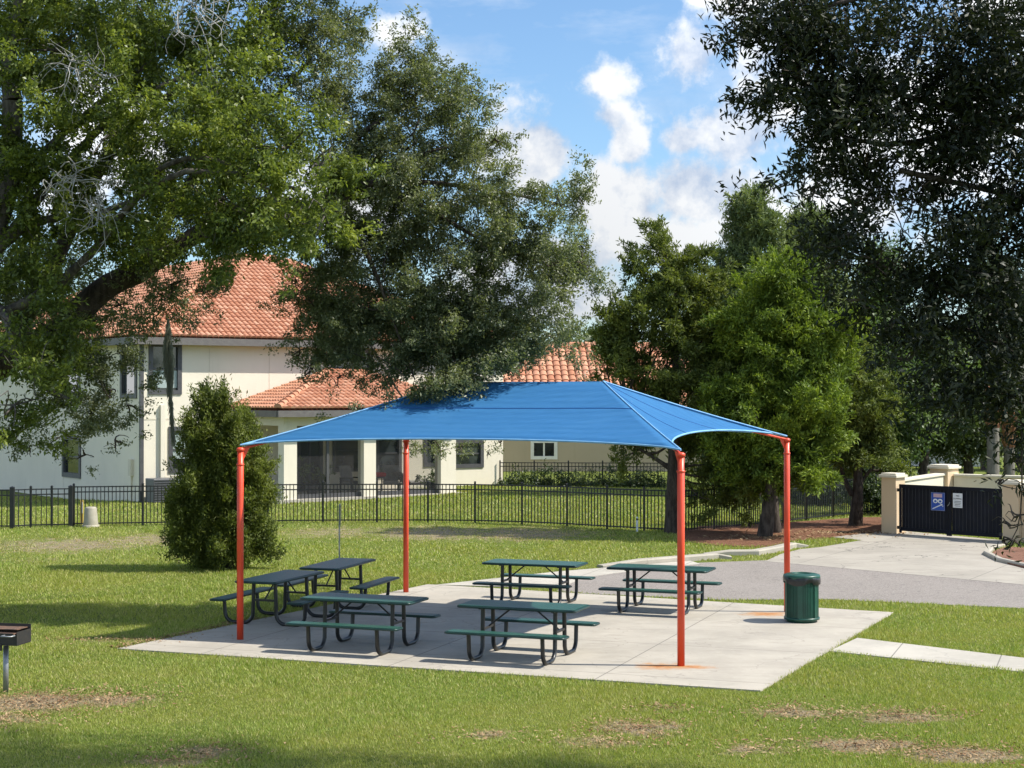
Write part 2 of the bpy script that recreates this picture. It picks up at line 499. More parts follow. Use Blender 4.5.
def fabric():
    t = NT('blue_shade_cloth'); p = t.obj()
    n = t.noise(t.map(p, (1, 9, 1), rot=(0, 0, R(21))), 3.0, 5, .6); n2 = t.noise(p, 1.1, 4)
    c = t.mix(t.ramp(n, .3, .7), (.048, .215, .46), (.058, .245, .52))
    c = t.mix(t.ramp(n2, .45, .75, 0, .35), c, (.08, .28, .54))
    spots = t.new('ShaderNodeTexVoronoi'); t.L.new(p, spots.inputs['Vector']); spots.inputs['Scale'].default_value = 1.7
    c = t.mix(t.ramp(spots.outputs['Distance'], .012, .03, .6, 0), c, (.5, .6, .7))
    t.col(c); t.set(Roughness=.75, Specular_IOR_Level=.25)
    wv = t.new('ShaderNodeTexWave'); t.L.new(t.map(p, (1, 1, 1), rot=(0, 0, R(21))), wv.inputs[0])
    wv.bands_direction = 'Y'; wv.inputs['Scale'].default_value = 1.3; wv.inputs['Distortion'].default_value = 2.5
    t.bump(wv.outputs['Fac'], .02, .55)
    tr = t.new('ShaderNodeBsdfTranslucent'); t.L.new(c, tr.inputs[0])
    ms = t.new('ShaderNodeMixShader'); ms.inputs[0].default_value = .44
    t.L.new(t.b.outputs[0], ms.inputs[1]); t.L.new(tr.outputs[0], ms.inputs[2]); t.L.new(ms.outputs[0], t.out.inputs[0])
    return t.m

def mulch_mat(name, a, b):
    t = NT(name); p = t.pos()
    n = t.noise(p, 18, 5, .75); n2 = t.noise(p, 1.5, 4)
    c = t.mix(t.ramp(n, .35, .65), a, b)
    c = t.mix(t.ramp(n2, .5, .7, 0, .5), c, tuple(x * .6 for x in a))
    t.col(c); t.set(Roughness=.95, Specular_IOR_Level=.1); t.bump(n, .05, .9)
    return t.m

def grid_green():
    """plastic coated expanded metal: green with a fine diamond pattern"""
    t = NT('green_coated_mesh'); p = t.obj()
    ch = t.new('ShaderNodeTexChecker'); t.L.new(t.map(p, (1, 1, 1), rot=(0, 0, R(45))), ch.inputs['Vector']); ch.inputs['Scale'].default_value = 22
    n = t.noise(p, 4, 4)
    c = t.mix(t.math('MULTIPLY', ch.outputs['Fac'], .75), (.018, .098, .068), (.006, .030, .024))
    c = t.mix(t.ramp(n, .5, .8, 0, .4), c, (.04, .12, .09))
    t.col(c); t.set(Roughness=.42, Specular_IOR_Level=.5)
    t.bump(ch.outputs['Fac'], .004, .6)
    return t.m

M['rim_green'] = simple('green_coated_rim', (.008, .038, .030), (.006, .028, .022), .4)
M['table_black'] = simple('black_coated_steel', (.012, .013, .013), (.02, .02, .02), .35)
M['deck_green'] = grid_green()
M['deck_black'] = None
M['pole_red'] = simple('red_powder_coat', (.74, .075, .028), (.66, .065, .026), .38, scale=3)
M['hem'] = simple('pale_blue_webbing', (.20, .42, .66), (.16, .36, .60), .7)
M['seam'] = simple('dark_blue_seam', (.008, .085, .30), (.008, .075, .27), .8)
M['fabric'] = fabric()
M['asphalt'] = asphalt()
M['stucco'] = stucco('cream_stucco', (.75, .69, .565))
M['stucco_tan'] = stucco('tan_stucco', (.50, .42, .31))
M['stucco_beige'] = stucco('beige_stucco', (.66, .50, .33))
M['coping'] = stucco('pale_coping', (.66, .60, .48))
M['white_trim'] = simple('white_trim', (.80, .80, .77), (.74, .74, .71), .6)
M['grey_trim'] = simple('dark_grey_trim', (.075, .075, .078), (.06, .06, .064), .5)
M['fascia'] = simple('grey_brown_fascia', (.13, .12, .11), (.11, .10, .095), .6)
M['tile'] = tile_mat()
M['tile_under'] = simple('roof_underlay', (.30, .11, .055), (.24, .09, .05), .9)
M['fence'] = simple('black_aluminium', (.012, .013, .015), (.018, .018, .02), .4)
M['navy'] = simple('navy_black_board', (.007, .008, .016), (.005, .0055, .011), .6, scale=3, spec=.25)
M['galv'] = simple('galvanised_steel', (.33, .34, .35), (.24, .25, .26), .45, metal=.6)
M['iron'] = simple('sooty_black_iron', (.018, .017, .017), (.035, .028, .022), .6)
M['rust'] = simple('rusty_brown_steel', (.16, .085, .05), (.08, .05, .035), .85, scale=14, bump=.004)
M['bag'] = simple('black_bin_bag', (.014, .014, .015), (.02, .02, .022), .28, scale=20)
M['bin_green'] = simple('dark_green_bin', (.010, .072, .046), (.008, .055, .036), .38)
M['pedestal'] = simple('beige_plastic', (.36, .33, .26), (.32, .29, .22), .6)
M['yellow'] = simple('faded_yellow', (.75, .50, .10), (.65, .44, .12), .6)
M['white_paint'] = simple('white_paint', (.80, .80, .80), (.72, .72, .72), .5)
M['sign_blue'] = simple('blue_sign', (.022, .085, .42), (.02, .075, .38), .4)
M['sign_pink'] = simple('faded_red_letters', (.62, .42, .45), (.56, .38, .42), .5)
M['black_ink'] = simple('black_ink', (.03, .03, .03), (.02, .02, .02), .6)
M['red_cloth'] = simple('red_cushion', (.50, .03, .04), (.42, .025, .03), .8)
M['grey_cloth'] = simple('grey_cushion', (.26, .25, .23), (.2, .19, .18), .9)
M['grey_metal'] = simple('grey_painted_metal', (.10, .10, .105), (.08, .08, .085), .45)
M['mulch'] = mulch_mat('bark_mulch', (.13, .060, .035), (.24, .125, .075))
M['red_mulch'] = mulch_mat('red_mulch', (.15, .075, .052), (.30, .165, .115))
M['chips'] = leaf_mat('dry_leaf_litter', [(.15, .075, .04), (.25, .15, .08), (.36, .25, .14), (.45, .34, .2)], trans=.1, rough=.9, spec=.1, tcol=(1, .9, .7))

def glass():
    t = NT('dark_window_glass')
    t.col(t.mix(t.ramp(t.noise(t.pos(), .8, 3), .4, .6), (.012, .015, .017), (.04, .05, .052)))
    t.set(Roughness=.06, Specular_IOR_Level=.8)
    return t.m
M['glass'] = glass()
M['blind'] = simple('pale_blind_behind_glass', (.36, .42, .40), (.30, .36, .34), .25)

# ------------------------------------------------------------------ ground, pad, paths, road
def build_ground():
    xs = np.concatenate([[-900, -400, -150, -80, -50, -35], np.linspace(-30, 30, 61), [40, 60, 100, 200, 450, 900]])
    ys = np.concatenate([[-60, -20, 0, 10], np.linspace(14, 90, 77), [110, 150, 250, 500, 1000, 2200]])
    X, Y = np.meshgrid(xs, ys); Z = ground_h(X, Y)
    nx = len(xs); m = MB()
    m.add(list(zip(X.ravel(), Y.ravel(), Z.ravel())),
          [(j * nx + i, j * nx + i + 1, (j + 1) * nx + i + 1, (j + 1) * nx + i) for j in range(len(ys) - 1) for i in range(nx - 1)], True)
    struct(m.build('ground', M['ground']))
build_ground()

POLES = {'A': Vector((-4.26, 25.1, 0)), 'B': Vector((2.39, 22.65, 0)), 'C': Vector((4.86, 28.3, 0)), 'D': Vector((-2.06, 31.1, 0))}
PADZ = .022
pad_c = [G(118, 648, PADZ), G(760, 690, PADZ), G(893, 612, PADZ), G(428, 584, PADZ)]
M['pad'] = concrete('pad_concrete', (.425, .385, .32), True, stain=.75, rust=[(2.1, 22.6, .55), (2.55, 22.55, .38), (4.45, 28.0, .62)], off=(.4, .9))
M['walk'] = concrete('walk_concrete', (.46, .425, .36), True, step=(1.5, 40.0))
M['apron'] = concrete('apron_concrete', (.37, .335, .28), True, step=(4.2, 2.6), rot=R(-30), stain=.7, crack=.9)
M['kerb'] = concrete('kerb_concrete', (.40, .365, .30), False)
struct(MB().slab(pad_c, .12).build('concrete_pad', M['pad']))
wz = PADZ - .006
struct(MB().slab([G(857, 637.5, wz), G(829, 650.5, wz), G(1024, 671.5, wz), G(1300, 704, wz), G(1300, 690, wz), G(1024, 657.5, wz)], .1).build('walkway', M['walk']))
# concrete strip beside the cul-de-sac edge, from the pad's far corner to the road
struct(MB().slab([G(436, 584.5, .018), G(560, 587.5, .018), G(584, 577, .018), G(640, 569.5, .018), G(700, 563.5, .018), G(690, 560.5, .018), G(560, 571, .018)], .1).build('gutter_strip', M['walk']))
rd = [G(556, 591, .010), G(600, 594, .010), G(720, 599.5, .010), G(830, 599, .010), G(1024, 608, .010), G(1500, 628, .010), G(1500, 600, .010), G(1024, 583, .010), G(768, 560, .010), G(700, 562.5, .010), G(640, 569, .010), G(582, 576.5, .010), G(560, 588, .010)]
struct(MB().slab(rd, .1).build('road', M['asphalt']))
ap = [G(765, 561, .014), G(1024, 584.5, .014), G(1500, 602, .014), G(1500, 575, .014), G(1030, 567, .014), G(1000, 561, .014), G(988, 554, .014), G(995, 547, .014), G(1012, 541, .014), G(884, 529, .014), G(826, 536.3, .014), G(862, 540, .014), G(820, 547, .014), G(800, 549, .014), G(780, 554, .014)]
struct(MB().slab(ap, .1).build('driveway', M['apron']))

def kerb(pts, w=.17, h=.13):
    m = MB()
    pts = [Vector(p) for p in pts]
    sec = [(-w / 2, -.05), (-w / 2, h - .03), (-w / 2 + .03, h), (w / 2 - .03, h), (w / 2, h - .03), (w / 2, -.05)]
    vs = []
    for i, p in enumerate(pts):
        t = (pts[min(i + 1, len(pts) - 1)] - pts[max(i - 1, 0)]); t.z = 0; t.normalize()
        n = Vector((-t.y, t.x, 0))
        k = .45 if i in (0, len(pts) - 1) else 1
        for a, b in sec: vs.append(p + n * a + Vector((0, 0, b if b < 0 else b * k)))
    q = len(sec)
    m.add(vs, [(i * q + k, (i + 1) * q + k, (i + 1) * q + k + 1, i * q + k + 1) for i in range(len(pts) - 1) for k in range(q - 1)])
    m.add(vs[:q], [tuple(range(q))]); m.add(vs[-q:], [tuple(range(q - 1, -1, -1))])
    return m.build('kerb', M['kerb'])
struct(kerb([G(600, 567.5), G(640, 564.5), G(690, 560.5), G(716, 558.5), G(731, 558.5)], .24))
struct(kerb([G(704, 555.5), G(730, 555.2), G(755, 555), G(775, 551.5), G(792, 547.5), G(806, 547)], .26))
struct(kerb([G(1100, 577), G(1030, 569), G(1000, 562), G(986, 555), G(992, 549), G(1004, 545.5)], .16, .10))
mz = .02
struct(MB().slab([G(684, 541, mz), G(715, 545, mz), G(765, 547, mz), G(790, 541, mz), G(826, 537.5, mz), G(884, 530.5, mz), G(884, 517, mz), G(860, 517, mz), G(790, 522, mz), G(700, 526, mz), G(676, 533, mz)], .1).build('mulch_bed', M['mulch']))
struct(MB().slab([G(1100, 576, .05), G(1030, 568, .05), G(1002, 561, .05), G(989, 555, .05), G(995, 550, .05), G(1006, 546.5, .05), G(1100, 551, .05)], .1).build('mulch_bed', M['red_mulch']))

# ------------------------------------------------------------------ grass blades (only where no paving lies)
def inside(poly, x, y):
    r = np.zeros(x.shape, bool); n = len(poly); j = n - 1
    for i in range(n):
        xi, yi, xj, yj = poly[i].x, poly[i].y, poly[j].x, poly[j].y
        c = ((yi > y) != (yj > y)) & (x < (xj - xi) * (y - yi) / (yj - yi + 1e-12) + xi)
        r ^= c; j = i
    return r
PAVED = [pad_c, rd, ap, [G(857, 637.5), G(829, 650.5), G(1024, 671.5), G(1300, 704), G(1300, 690), G(1024, 657.5)],
         [G(425, 585.5), G(560, 590.5), G(588, 578), G(700, 566), G(722, 562.5), G(690, 560.5), G(560, 571)],
         [G(684, 541), G(715, 545), G(765, 547), G(790, 541), G(826, 537.5), G(884, 530.5), G(884, 517), G(860, 517), G(790, 522), G(700, 526), G(676, 533)],
         [G(1100, 576), G(1030, 568), G(1002, 561), G(989, 555), G(995, 550), G(1006, 546.5), G(1100, 551)]]
def grass(bands):
    out = []
    for (y0, y1, dens, h, w) in bands:
        x0, x1 = -.345 * y1, .345 * y1
        n = int((x1 - x0) * (y1 - y0) * dens)
        x = rng.uniform(x0, x1, n); y = rng.uniform(y0, y1, n)
        k = np.abs(x) < .345 * y + .3
        for p in PAVED:
            if k.any():
                q = inside(p, x + rng.normal(0, .03, n), y + rng.normal(0, .03, n)); k &= ~q
        wn = worn_np(x, y)
        k &= rng.random(n) > wn * .85
        x, y, wn = x[k], y[k], wn[k]; n = len(x)
        tall = (.55 + .9 * rng.random(n)) * (1 - .45 * np.clip(wn, 0, 1)) * (.8 + .5 * np.sin(x * 1.7 + 2 * np.sin(y * .9)) * .4)
        hh = h * tall; a = rng.uniform(0, 2 * np.pi, n); lean = rng.uniform(.15, 1.0, n) * hh; la = rng.uniform(0, 2 * np.pi, n)
        z = ground_h(x, y)
        ww = w * (.6 + .8 * rng.random(n)) / 2
        dx, dy = np.cos(a) * ww, np.sin(a) * ww
        v = np.empty((n, 3, 3))
        v[:, 0] = np.stack([x - dx, y - dy, z - .005], 1); v[:, 1] = np.stack([x + dx, y + dy, z - .005], 1)
        v[:, 2] = np.stack([x + np.cos(la) * lean, y + np.sin(la) * lean, z + hh], 1)
        out.append(v.reshape(-1, 3))
    return np.concatenate(out)
g_o = np_mesh('lawn_grass', grass([(15.6, 21, 3300, .040, .011), (21, 27, 1900, .046, .014), (27, 36, 800, .055, .019), (36, 50, 330, .06, .030), (50, 66, 110, .07, .05)]), 3, M['grass'])
struct(g_o, 'stuff', 'short green lawn grass with worn tan patches', 'grass')

def litter(spots):
    out = []
    for (x, y, rx, ry, n, s) in spots:
        r = np.sqrt(rng.random(n)) * (1 + .45 * rng.normal(size=n)); a = rng.uniform(0, 2 * np.pi, n)
        px = x + rx * r * np.cos(a); py = y + ry * r * np.sin(a)
        t = rng.uniform(0, 2 * np.pi, n); l = s * (.5 + rng.random(n)); w = l * .4
        d1 = np.stack([np.cos(t), np.sin(t), rng.normal(0, .3, n)], 1) * l[:, None] / 2
        d2 = np.stack([-np.sin(t), np.cos(t), rng.normal(0, .3, n)], 1) * w[:, None] / 2
        c = np.stack([px, py, .02 + .02 * rng.random(n) + 0 * px], 1)
        out.append(np.stack([c - d1, c - d2, c + d1, c + d2], 1).reshape(-1, 3))
    return np.concatenate(out)
lit = []
for (a, b, rx, ry, k) in WORN[7:22]: lit.append((a, b, rx * 1.1, ry * 1.1, int(800 * k * rx * ry / .5), .045))
lit.append((9.4, 44.6, 1.9, .9, 900, .08)); lit.append((6.8, 43.0, 1.5, .8, 600, .08)); lit.append((13.6, 38.6, 1.2, 1.1, 900, .07))
for w in (pad_c,):
    e0, e1 = w[0], w[3]
    for i in range(16):
        p = e0.lerp(e1, .02 + .4 * i / 16); lit.append((p.x - .12, p.y, .14, .16, 50, .05))
struct(np_mesh('leaf_litter', litter(lit), 4, M['chips']), 'stuff', 'dry brown leaves scattered over bare patches and mulch', 'leaf litter')

# ------------------------------------------------------------------ shade canopy
def build_canopy():
    o0 = Vector((.25, 26.8, 0))
    t = thing('shade_canopy', 'bright blue hip shaped shade canopy on four red steel posts over the picnic tables', 'canopy', o0)
    top = {'A': 3.03, 'B': 3.04, 'C': 3.09, 'D': 2.99}
    P = {k: Vector((POLES[k].x, POLES[k].y, top[k] + .03)) for k in POLES}
    Rr, Ll = Vector((1.50, 26.29, 4.07)), Vector((-1.02, 27.26, 4.07))
    ctr = (Rr + Ll) / 2
    def eave(a, b, s, pull, rise):
        p = P[a].lerp(P[b], s); k = (4 * s * (1 - s)) ** .62
        n = (P[b] - P[a]).cross(Vector((0, 0, 1))); n.z = 0; n.normalize()
        if n.dot(ctr - p) < 0: n = -n
        return p + n * pull * k + Vector((0, 0, rise * k))
    NS, NR = 28, 12
    edges, hips = [], []
    cloth = MB()
    def panel(a, b, ta, tb, pull, rise, sag):
        vs = []
        for j in range(NR + 1):
            r = j / NR
            for i in range(NS + 1):
                s = i / NS
                p = eave(a, b, s, pull, rise).lerp(ta.lerp(tb, s), r)
                p.z -= sag * 4 * r * (1 - r) * (.35 + .65 * 4 * s * (1 - s)) 
                vs.append(p)
        q = NS + 1
        cloth.add(vs, [(j * q + i, j * q + i + 1, (j + 1) * q + i + 1, (j + 1) * q + i) for j in range(NR) for i in range(NS)], True)
        edges.append([vs[i] + Vector((0, 0, .004)) for i in range(q)])
        return vs
    fr = panel('A', 'B', Ll, Rr, .42, .115, .07)
    rp = panel('B', 'C', Rr, Rr, .62, .17, .09)
    panel('C', 'D', Rr, Ll, .42, .17, .07)
    panel('D', 'A', Ll, Ll, .62, .17, .09)
    c = cloth.build('canopy_cloth', M['fabric'], t, o0)
    sol = c.modifiers.new('thick', 'SOLIDIFY'); sol.thickness = .004; sol.offset = 0
    h = MB()
    for e in edges: h.tube(e, .016, 6)
    for k, q in (('A', Ll), ('B', Rr), ('C', Rr), ('D', Ll)):
        pts = []
        for j in range(NR + 1):
            r = j / NR; p = P[k].lerp(q, r); p.z -= (.07 + .09) / 2 * 4 * r * (1 - r) * .35 - .006; pts.append(p)
        h.tube(pts, .013, 6)
    h.build('hem', M['hem'], c, o0)
    sm = MB()
    q = NS + 1
    for j in (7,):
        sm.tube([fr[j * q + i] + Vector((0, 0, .004)) for i in range(q)], .010, 5)
    sm.build('seam', M['seam'], c, o0)
    for s_ in (.36, .66):
        sm = MB()
        sm.tube([rp[j * q + int(s_ * NS)] + Vector((.002, -.001, .004)) for j in range(NR + 1)], .0045, 5)
        sm.build('seam', M['seam'], c, o0)
    # frame: ridge beam and four hip rafters
    f = MB()
    dz = Vector((0, 0, .13))
    f.tube([Ll - dz, Rr - dz], .036, 10)
    for k, e in (('A', Ll), ('B', Rr), ('C', Rr), ('D', Ll)): f.tube([P[k] - Vector((0, 0, .055)), P[k].lerp(e, .25) - Vector((0, 0, .10)), P[k].lerp(e, .5) - Vector((0, 0, .13)), e - dz - Vector((0, 0, .03))], .020, 10)
    f.build('roof_frame', M['pole_red'], t, o0)
    for k in 'ABCD':
        b = POLES[k]; hgt = top[k]
        m = MB()
        m.lathe(b, [(0, PADZ), (.053, PADZ), (.053, hgt - .27), (.047, hgt - .265), (.05, hgt - .06), (.0, hgt - .06)], 20)
        po = m.build('post', M['pole_red'], t, o0)
        r = MB()
        r.lathe(b, [(.051, hgt - .29), (.061, hgt - .28), (.063, hgt - .27), (.061, hgt - .26), (.048, hgt - .25)], 20)
        r.build('collar', M['pole_red'], po, o0)
        br = MB()
        d = (Vector((ctr.x, ctr.y, 0)) - b); d.z = 0; d.normalize()
        w = d.cross(Vector((0, 0, 1)))
        a0 = b + Vector((0, 0, hgt - .20)) + d * .045
        pts = [a0, b + d * .05 + Vector((0, 0, hgt - .02)), b + d * .15 + Vector((0, 0, hgt + .0))]
        br.add([p + w * .006 for p in pts] + [p - w * .006 for p in pts], [(0, 1, 2), (5, 4, 3), (0, 3, 4, 1), (1, 4, 5, 2), (2, 5, 3, 0)])
        br.lathe(b, [(0, hgt - .06), (.062, hgt - .06), (.062, hgt - .02), (.03, hgt), (0, hgt)], 16)
        br.build('corner_bracket', M['pole_red'], po, o0)
    return t
build_canopy()

# ------------------------------------------------------------------ picnic tables
def rounded_plank(m, l, w, th, z, cy, rad=.05):
    """flat deck with rounded corners along X"""
    pts = []
    for sx, sy, a0 in ((1, 1, 0), (-1, 1, 90), (-1, -1, 180), (1, -1, 270)):
        for k in range(5):
            a = R(a0 + 22.5 * k)
            pts.append(((l / 2 - rad) * sx + rad * math.cos(a), cy + (w / 2 - rad) * sy + rad * math.sin(a)))
    n = len(pts)
    vs = [(x, y, z) for x, y in pts] + [(x, y, z - th) for x, y in pts]
    m.add(vs, [tuple(range(n)), tuple(range(2 * n - 1, n - 1, -1))] + [(i, i + n, (i + 1) % n + n, (i + 1) % n) for i in range(n)])
def rim(m, l, w, z, cy, r, rad=.05):
    pts = []
    for sx, sy, a0 in ((1, 1, 0), (-1, 1, 90), (-1, -1, 180), (1, -1, 270)):
        for k in range(5):
            a = R(a0 + 22.5 * k)
            pts.append(((l / 2 - rad) * sx + rad * math.cos(a), cy + (w / 2 - rad) * sy + rad * math.sin(a), z))
    m.tube(pts + [pts[0], pts[1]], r, 6, False)

def make_table():
    t = thing('picnic_table', '', 'picnic table', (0, 0, 0), 0, 'picnic tables under the canopy')
    L_, TW, BW, TH, BH, BY = 1.80, .74, .26, .76, .44, .72
    a = MB(); rounded_plank(a, L_ - .03, TW - .03, .022, TH, 0)
    top = a.build('tabletop', M['deck_green'], t)
    a = MB(); rim(a, L_, TW, TH - .022, 0, .021); a.build('rim', M['rim_green'], top)
    for s in (-1, 1):
        a = MB(); rounded_plank(a, L_ - .03, BW - .03, .02, BH, s * BY)
        be = a.build('bench', M['deck_green'], t)
        a = MB(); rim(a, L_, BW, BH - .02, s * BY, .019); a.build('rim', M['rim_green'], be)
    r = .032
    for sx in (-1, 1):
        x = sx * .56
        for s in (-1, 1):
            # one bent tube: down from the table, round along the floor and up to the bench
            pts = [(x, s * .20, TH - .035), (x, s * .215, .30)]
            for k in range(1, 7):
                an = R(180 + 90 * k / 6); pts.append((x, s * (.215 + .17 + .17 * math.cos(an)), .024 + .17 + .17 * math.sin(an)))
            for k in range(0, 7):
                an = R(270 + 78 * k / 6); pts.append((x, s * (.58 + .17 * math.cos(an)), .024 + .17 + .17 * math.sin(an)))
            pts.append((x, s * .765, BH - .03))
            a = MB(); a.tube(pts, r, 10); a.build('leg', M['table_black'], t)
        a = MB()
        a.box((x, 0, TH - .045), (.05, TW - .10, .025)); a.build('cross_bar', M['table_black'], t)
        a = MB(); a.box((x, 0, .41), (.04, .42, .035)); a.build('cross_bar', M['table_black'], t)
        for s in (-1, 1):
            a = MB(); a.box((x, s * BY, BH - .034), (.05, BW - .05, .018)); a.build('bench_bracket', M['table_black'], t)
        a = MB(); a.tube([(x, 0, .41), (sx * .16, 0, TH - .04)], .013, 8); a.build('brace', M['table_black'], t)
    return t

TABLES = [((-3.93, 27.2), 70.0, 'dark picnic table just behind the left front red post'),
          ((-3.17, 29.25), 73.0, 'dark picnic table beside the left rear red post, end on to the sidewalk'),
          ((-2.24, 24.3), -20.0, 'green picnic table in front of the two dark tables, nearest the left front post'),
          ((.17, 23.45), -20.5, 'green picnic table at the middle of the slab front edge, nearest the viewer'),
          ((.42, 29.4), -20.0, 'green picnic table at the back of the slab between the grass and the nearest table'),
          ((2.66, 28.55), -21.0, 'green picnic table behind the right front post, next to the bin and road')]
tb = make_table()
for i, ((x, y), a, lab) in enumerate(TABLES):
    loc = (x, y, PADZ)
    if i == 0:
        tb.location = loc; tb.rotation_euler = (0, 0, R(a)); tb['label'] = lab
    else: copy_thing(tb, loc, R(a), lab)

# ------------------------------------------------------------------ bin, grill, posts
def build_bin():
    p = G(801.5, 621, PADZ); p.z = PADZ
    t = thing('trash_bin', 'round dark green litter bin with black liner on the slab by the right rear post', 'bin', p)
    m = MB()
    Rb = .285
    for k in range(6):
        a = 2 * math.pi * k / 6 + .25
        rot = Matrix.Rotation(a, 3, 'Z')
        m.box((Rb * math.cos(a), Rb * math.sin(a), .385), (.012, .075, .67), rot)
    for k in range(60):
        a = 2 * math.pi * k / 60
        m.box(((Rb - .006) * math.cos(a), (Rb - .006) * math.sin(a), .385), (.006, .018, .66), Matrix.Rotation(a, 3, 'Z'))
    m.lathe((0, 0, 0), [(Rb - .014, .05), (Rb - .014, .72)], 28)
    m.lathe((0, 0, 0), [(0, .0), (.25, .0), (.26, .03), (.26, .05), (0, .05)], 28)
    body = m.build('bin_body', M['bin_green'], t)
    b = MB()
    for z in (.06, .70): b.lathe((0, 0, z), [(Rb - .005, -.02), (Rb + .014, -.018), (Rb + .014, .018), (Rb - .005, .02)], 32)
    b.build('band', M['bin_green'], body)
    g = MB(); pr = []
    n = 48
    for j, (dr, z) in enumerate([(.0, .775), (.022, .765), (.030, .735), (.026, .69), (.020, .655)]):
        for k in range(n):
            a = 2 * math.pi * k / n
            w = (.010 * math.sin(7 * a + 1) + .012 * math.sin(13 * a + j)) * (j / 4)
            drop = -.05 * max(0, math.sin(a - .1)) ** 2 * (j / 4) + .035 * math.sin(3 * a + 4.5) * (j / 4) - (.05 * (j / 4) if abs(((a - 5.5 + math.pi) % (2 * math.pi)) - math.pi) < .35 else 0)
            pr.append(((Rb + dr + w * .6) * math.cos(a), (Rb + dr + w * .6) * math.sin(a), z + drop))
    g.add(pr, [(j * n + k, j * n + (k + 1) % n, (j + 1) * n + (k + 1) % n, (j + 1) * n + k) for j in range(4) for k in range(n)], True)
    g.build('bin_liner', M['bag'], t)
    l = MB()
    l.lathe((0, 0, .745), [(Rb + .010, -.02), (Rb + .024, -.012), (Rb + .026, .03), (Rb + .018, .045), (Rb - .03, .062), (.17, .072), (.155, .072), (.15, .05), (0, .05)], 32)
    l.build('bin_lid', M['bin_green'], t)
build_bin()

def build_grill():
    p = G(6.5, 692)
    t = thing('park_grill', 'sooty black park barbecue grill on a grey post at the left edge of the lawn', 'grill', p, R(-12))
    m = MB(); m.lathe((0, 0, 0), [(0, -.02), (.035, -.02), (.035, .60), (0, .60)], 16); m.build('post', M['galv'], t)
    m = MB()
    w, d, z0, h = .50, .34, .64, .17
    m.box((0, 0, z0), (w, d, .012))
    m.box((-w / 2, 0, z0 + h / 2), (.012, d, h)); m.box((w / 2, 0, z0 + h / 2), (.012, d, h))
    m.box((0, d / 2 + .006, z0 + h / 2 + .03), (w + .012, .012, h + .06)); m.box((0, -d / 2 - .006, z0 + .075), (w + .012, .012, .15))
    m.box((0, -d / 2 - .02, z0 - .03), (.10, .02, .08))
    m.build('fire_box', M['iron'], t)
    m = MB()
    for i in range(13): m.tube([(-w / 2 + .03, -d / 2 + .02 + i * .03, z0 + .145), (w / 2 - .03, -d / 2 + .02 + i * .03, z0 + .145)], .007, 6)
    m.tube([(-w / 2 + .03, -d / 2 - .04, z0 + .145), (-w / 2 + .03, d / 2 - .02, z0 + .145)], .009, 6); m.tube([(w / 2 - .03, -d / 2 - .04, z0 + .145), (w / 2 - .03, d / 2 - .02, z0 + .145)], .009, 6)
    m.build('cooking_grate', M['rust'], t)
    m = MB(); m.box((-.01, .03, z0 + .19), (w * .92, d * .78, .008)); m.build('griddle_plate', M['rust'], t)
    m = MB()
    m.tube([(.10, -d / 2 - .04, z0 + .13), (.10, -d / 2 - .13, z0 + .13), (.24, -d / 2 - .13, z0 + .13), (.24, -d / 2 - .04, z0 + .13)], .010, 8)
    m.build('handle', M['galv'], t)
build_grill()

def build_sign_post():
    p = G(339.5, 584)
    t = thing('sign_post', 'slim grey metal post with a small sign seen edge on, behind the dark tables', 'sign', p, R(97))
    m = MB(); m.box((0, 0, .80), (.05, .03, 1.66)); m.box((0, .0, 1.30), (.02, .034, .6)); m.build('post', M['galv'], t)
    m = MB(); m.box((0, -.026, 1.42), (.30, .006, .42), bevel=.002); m.build('sign_panel', M['galv'], t)
build_sign_post()

def build_pedestal():
    p = G(91, 527)
    t = thing('utility_pedestal', 'squat beige tapered utility pedestal in front of the fence at far left', 'utility box', p)
    m = MB(); m.lathe((0, 0, 0), [(.22, -.02), (.215, .08), (.17, .54), (.155, .575), (.12, .59), (0, .595)], 20); m.build('housing', M['pedestal'], t)
    m = MB(); m.lathe((0, 0, 0), [(.25, -.02), (.25, .06), (.20, .075)], 20); m.build('base', M['pedestal'], t)
    p = G(82, 525)
    t = thing('marker_post', 'thin yellow marker post with a white stripe beside the beige pedestal', 'post', p)
    m = MB(); m.box((0, 0, .36), (.10, .03, .76), bevel=.008); m.build('post', M['yellow'], t)
    m = MB(); m.box((.02, -.018, .52), (.03, .006, .34)); m.build('stripe', M['white_paint'], t)
    p = G(637, 532)
    t = thing('marker_stake', 'thin white stake standing in the grass before the fence near the trees', 'stake', p)
    m = MB(); m.box((0, 0, .20), (.06, .035, .46), bevel=.006); m.build('stake', M['white_paint'], t)
    m = MB(); m.box((0, -.02, .36), (.062, .004, .05)); m.build('band', M['grey_trim'], t)
build_pedestal()

# ------------------------------------------------------------------ fences
def fence(label, posts, h, per=.105, thick=None, group='black metal fences'):
    posts = [Vector(p) for p in posts]
    o0 = posts[0].copy()
    t = thing('metal_fence', label, 'fence', o0, 0, group)
    for i, p in enumerate(posts):
        w = .06 if not thick or i not in thick else .12
        m = MB(); m.box(p + Vector((0, 0, h / 2 + .0)), (w, w, h + .10), bevel=.004)
        m.add(*pyramid(p + Vector((0, 0, h + .052)), w + .012, .03))
        m.build('post', M['fence'], t, o0)
    for a, b in zip(posts[:-1], posts[1:]):
        m = MB(); d = b - a; L = d.length; ang = math.atan2(d.y, d.x); rot = Matrix.Rotation(ang, 3, 'Z')
        mid = (a + b) / 2
        for z in (h - .03, h - .18, .09): m.box(mid + Vector((0, 0, z)), (L - .05, .028, .034), rot)
        n = int(L / per)
        for k in range(1, n):
            q = a + d * (k / n); m.box(q + Vector((0, 0, (h - .0) / 2 + .02)), (.024, .024, h - .06), rot)
        m.build('picket_panel', M['fence'], t, o0)
    return t
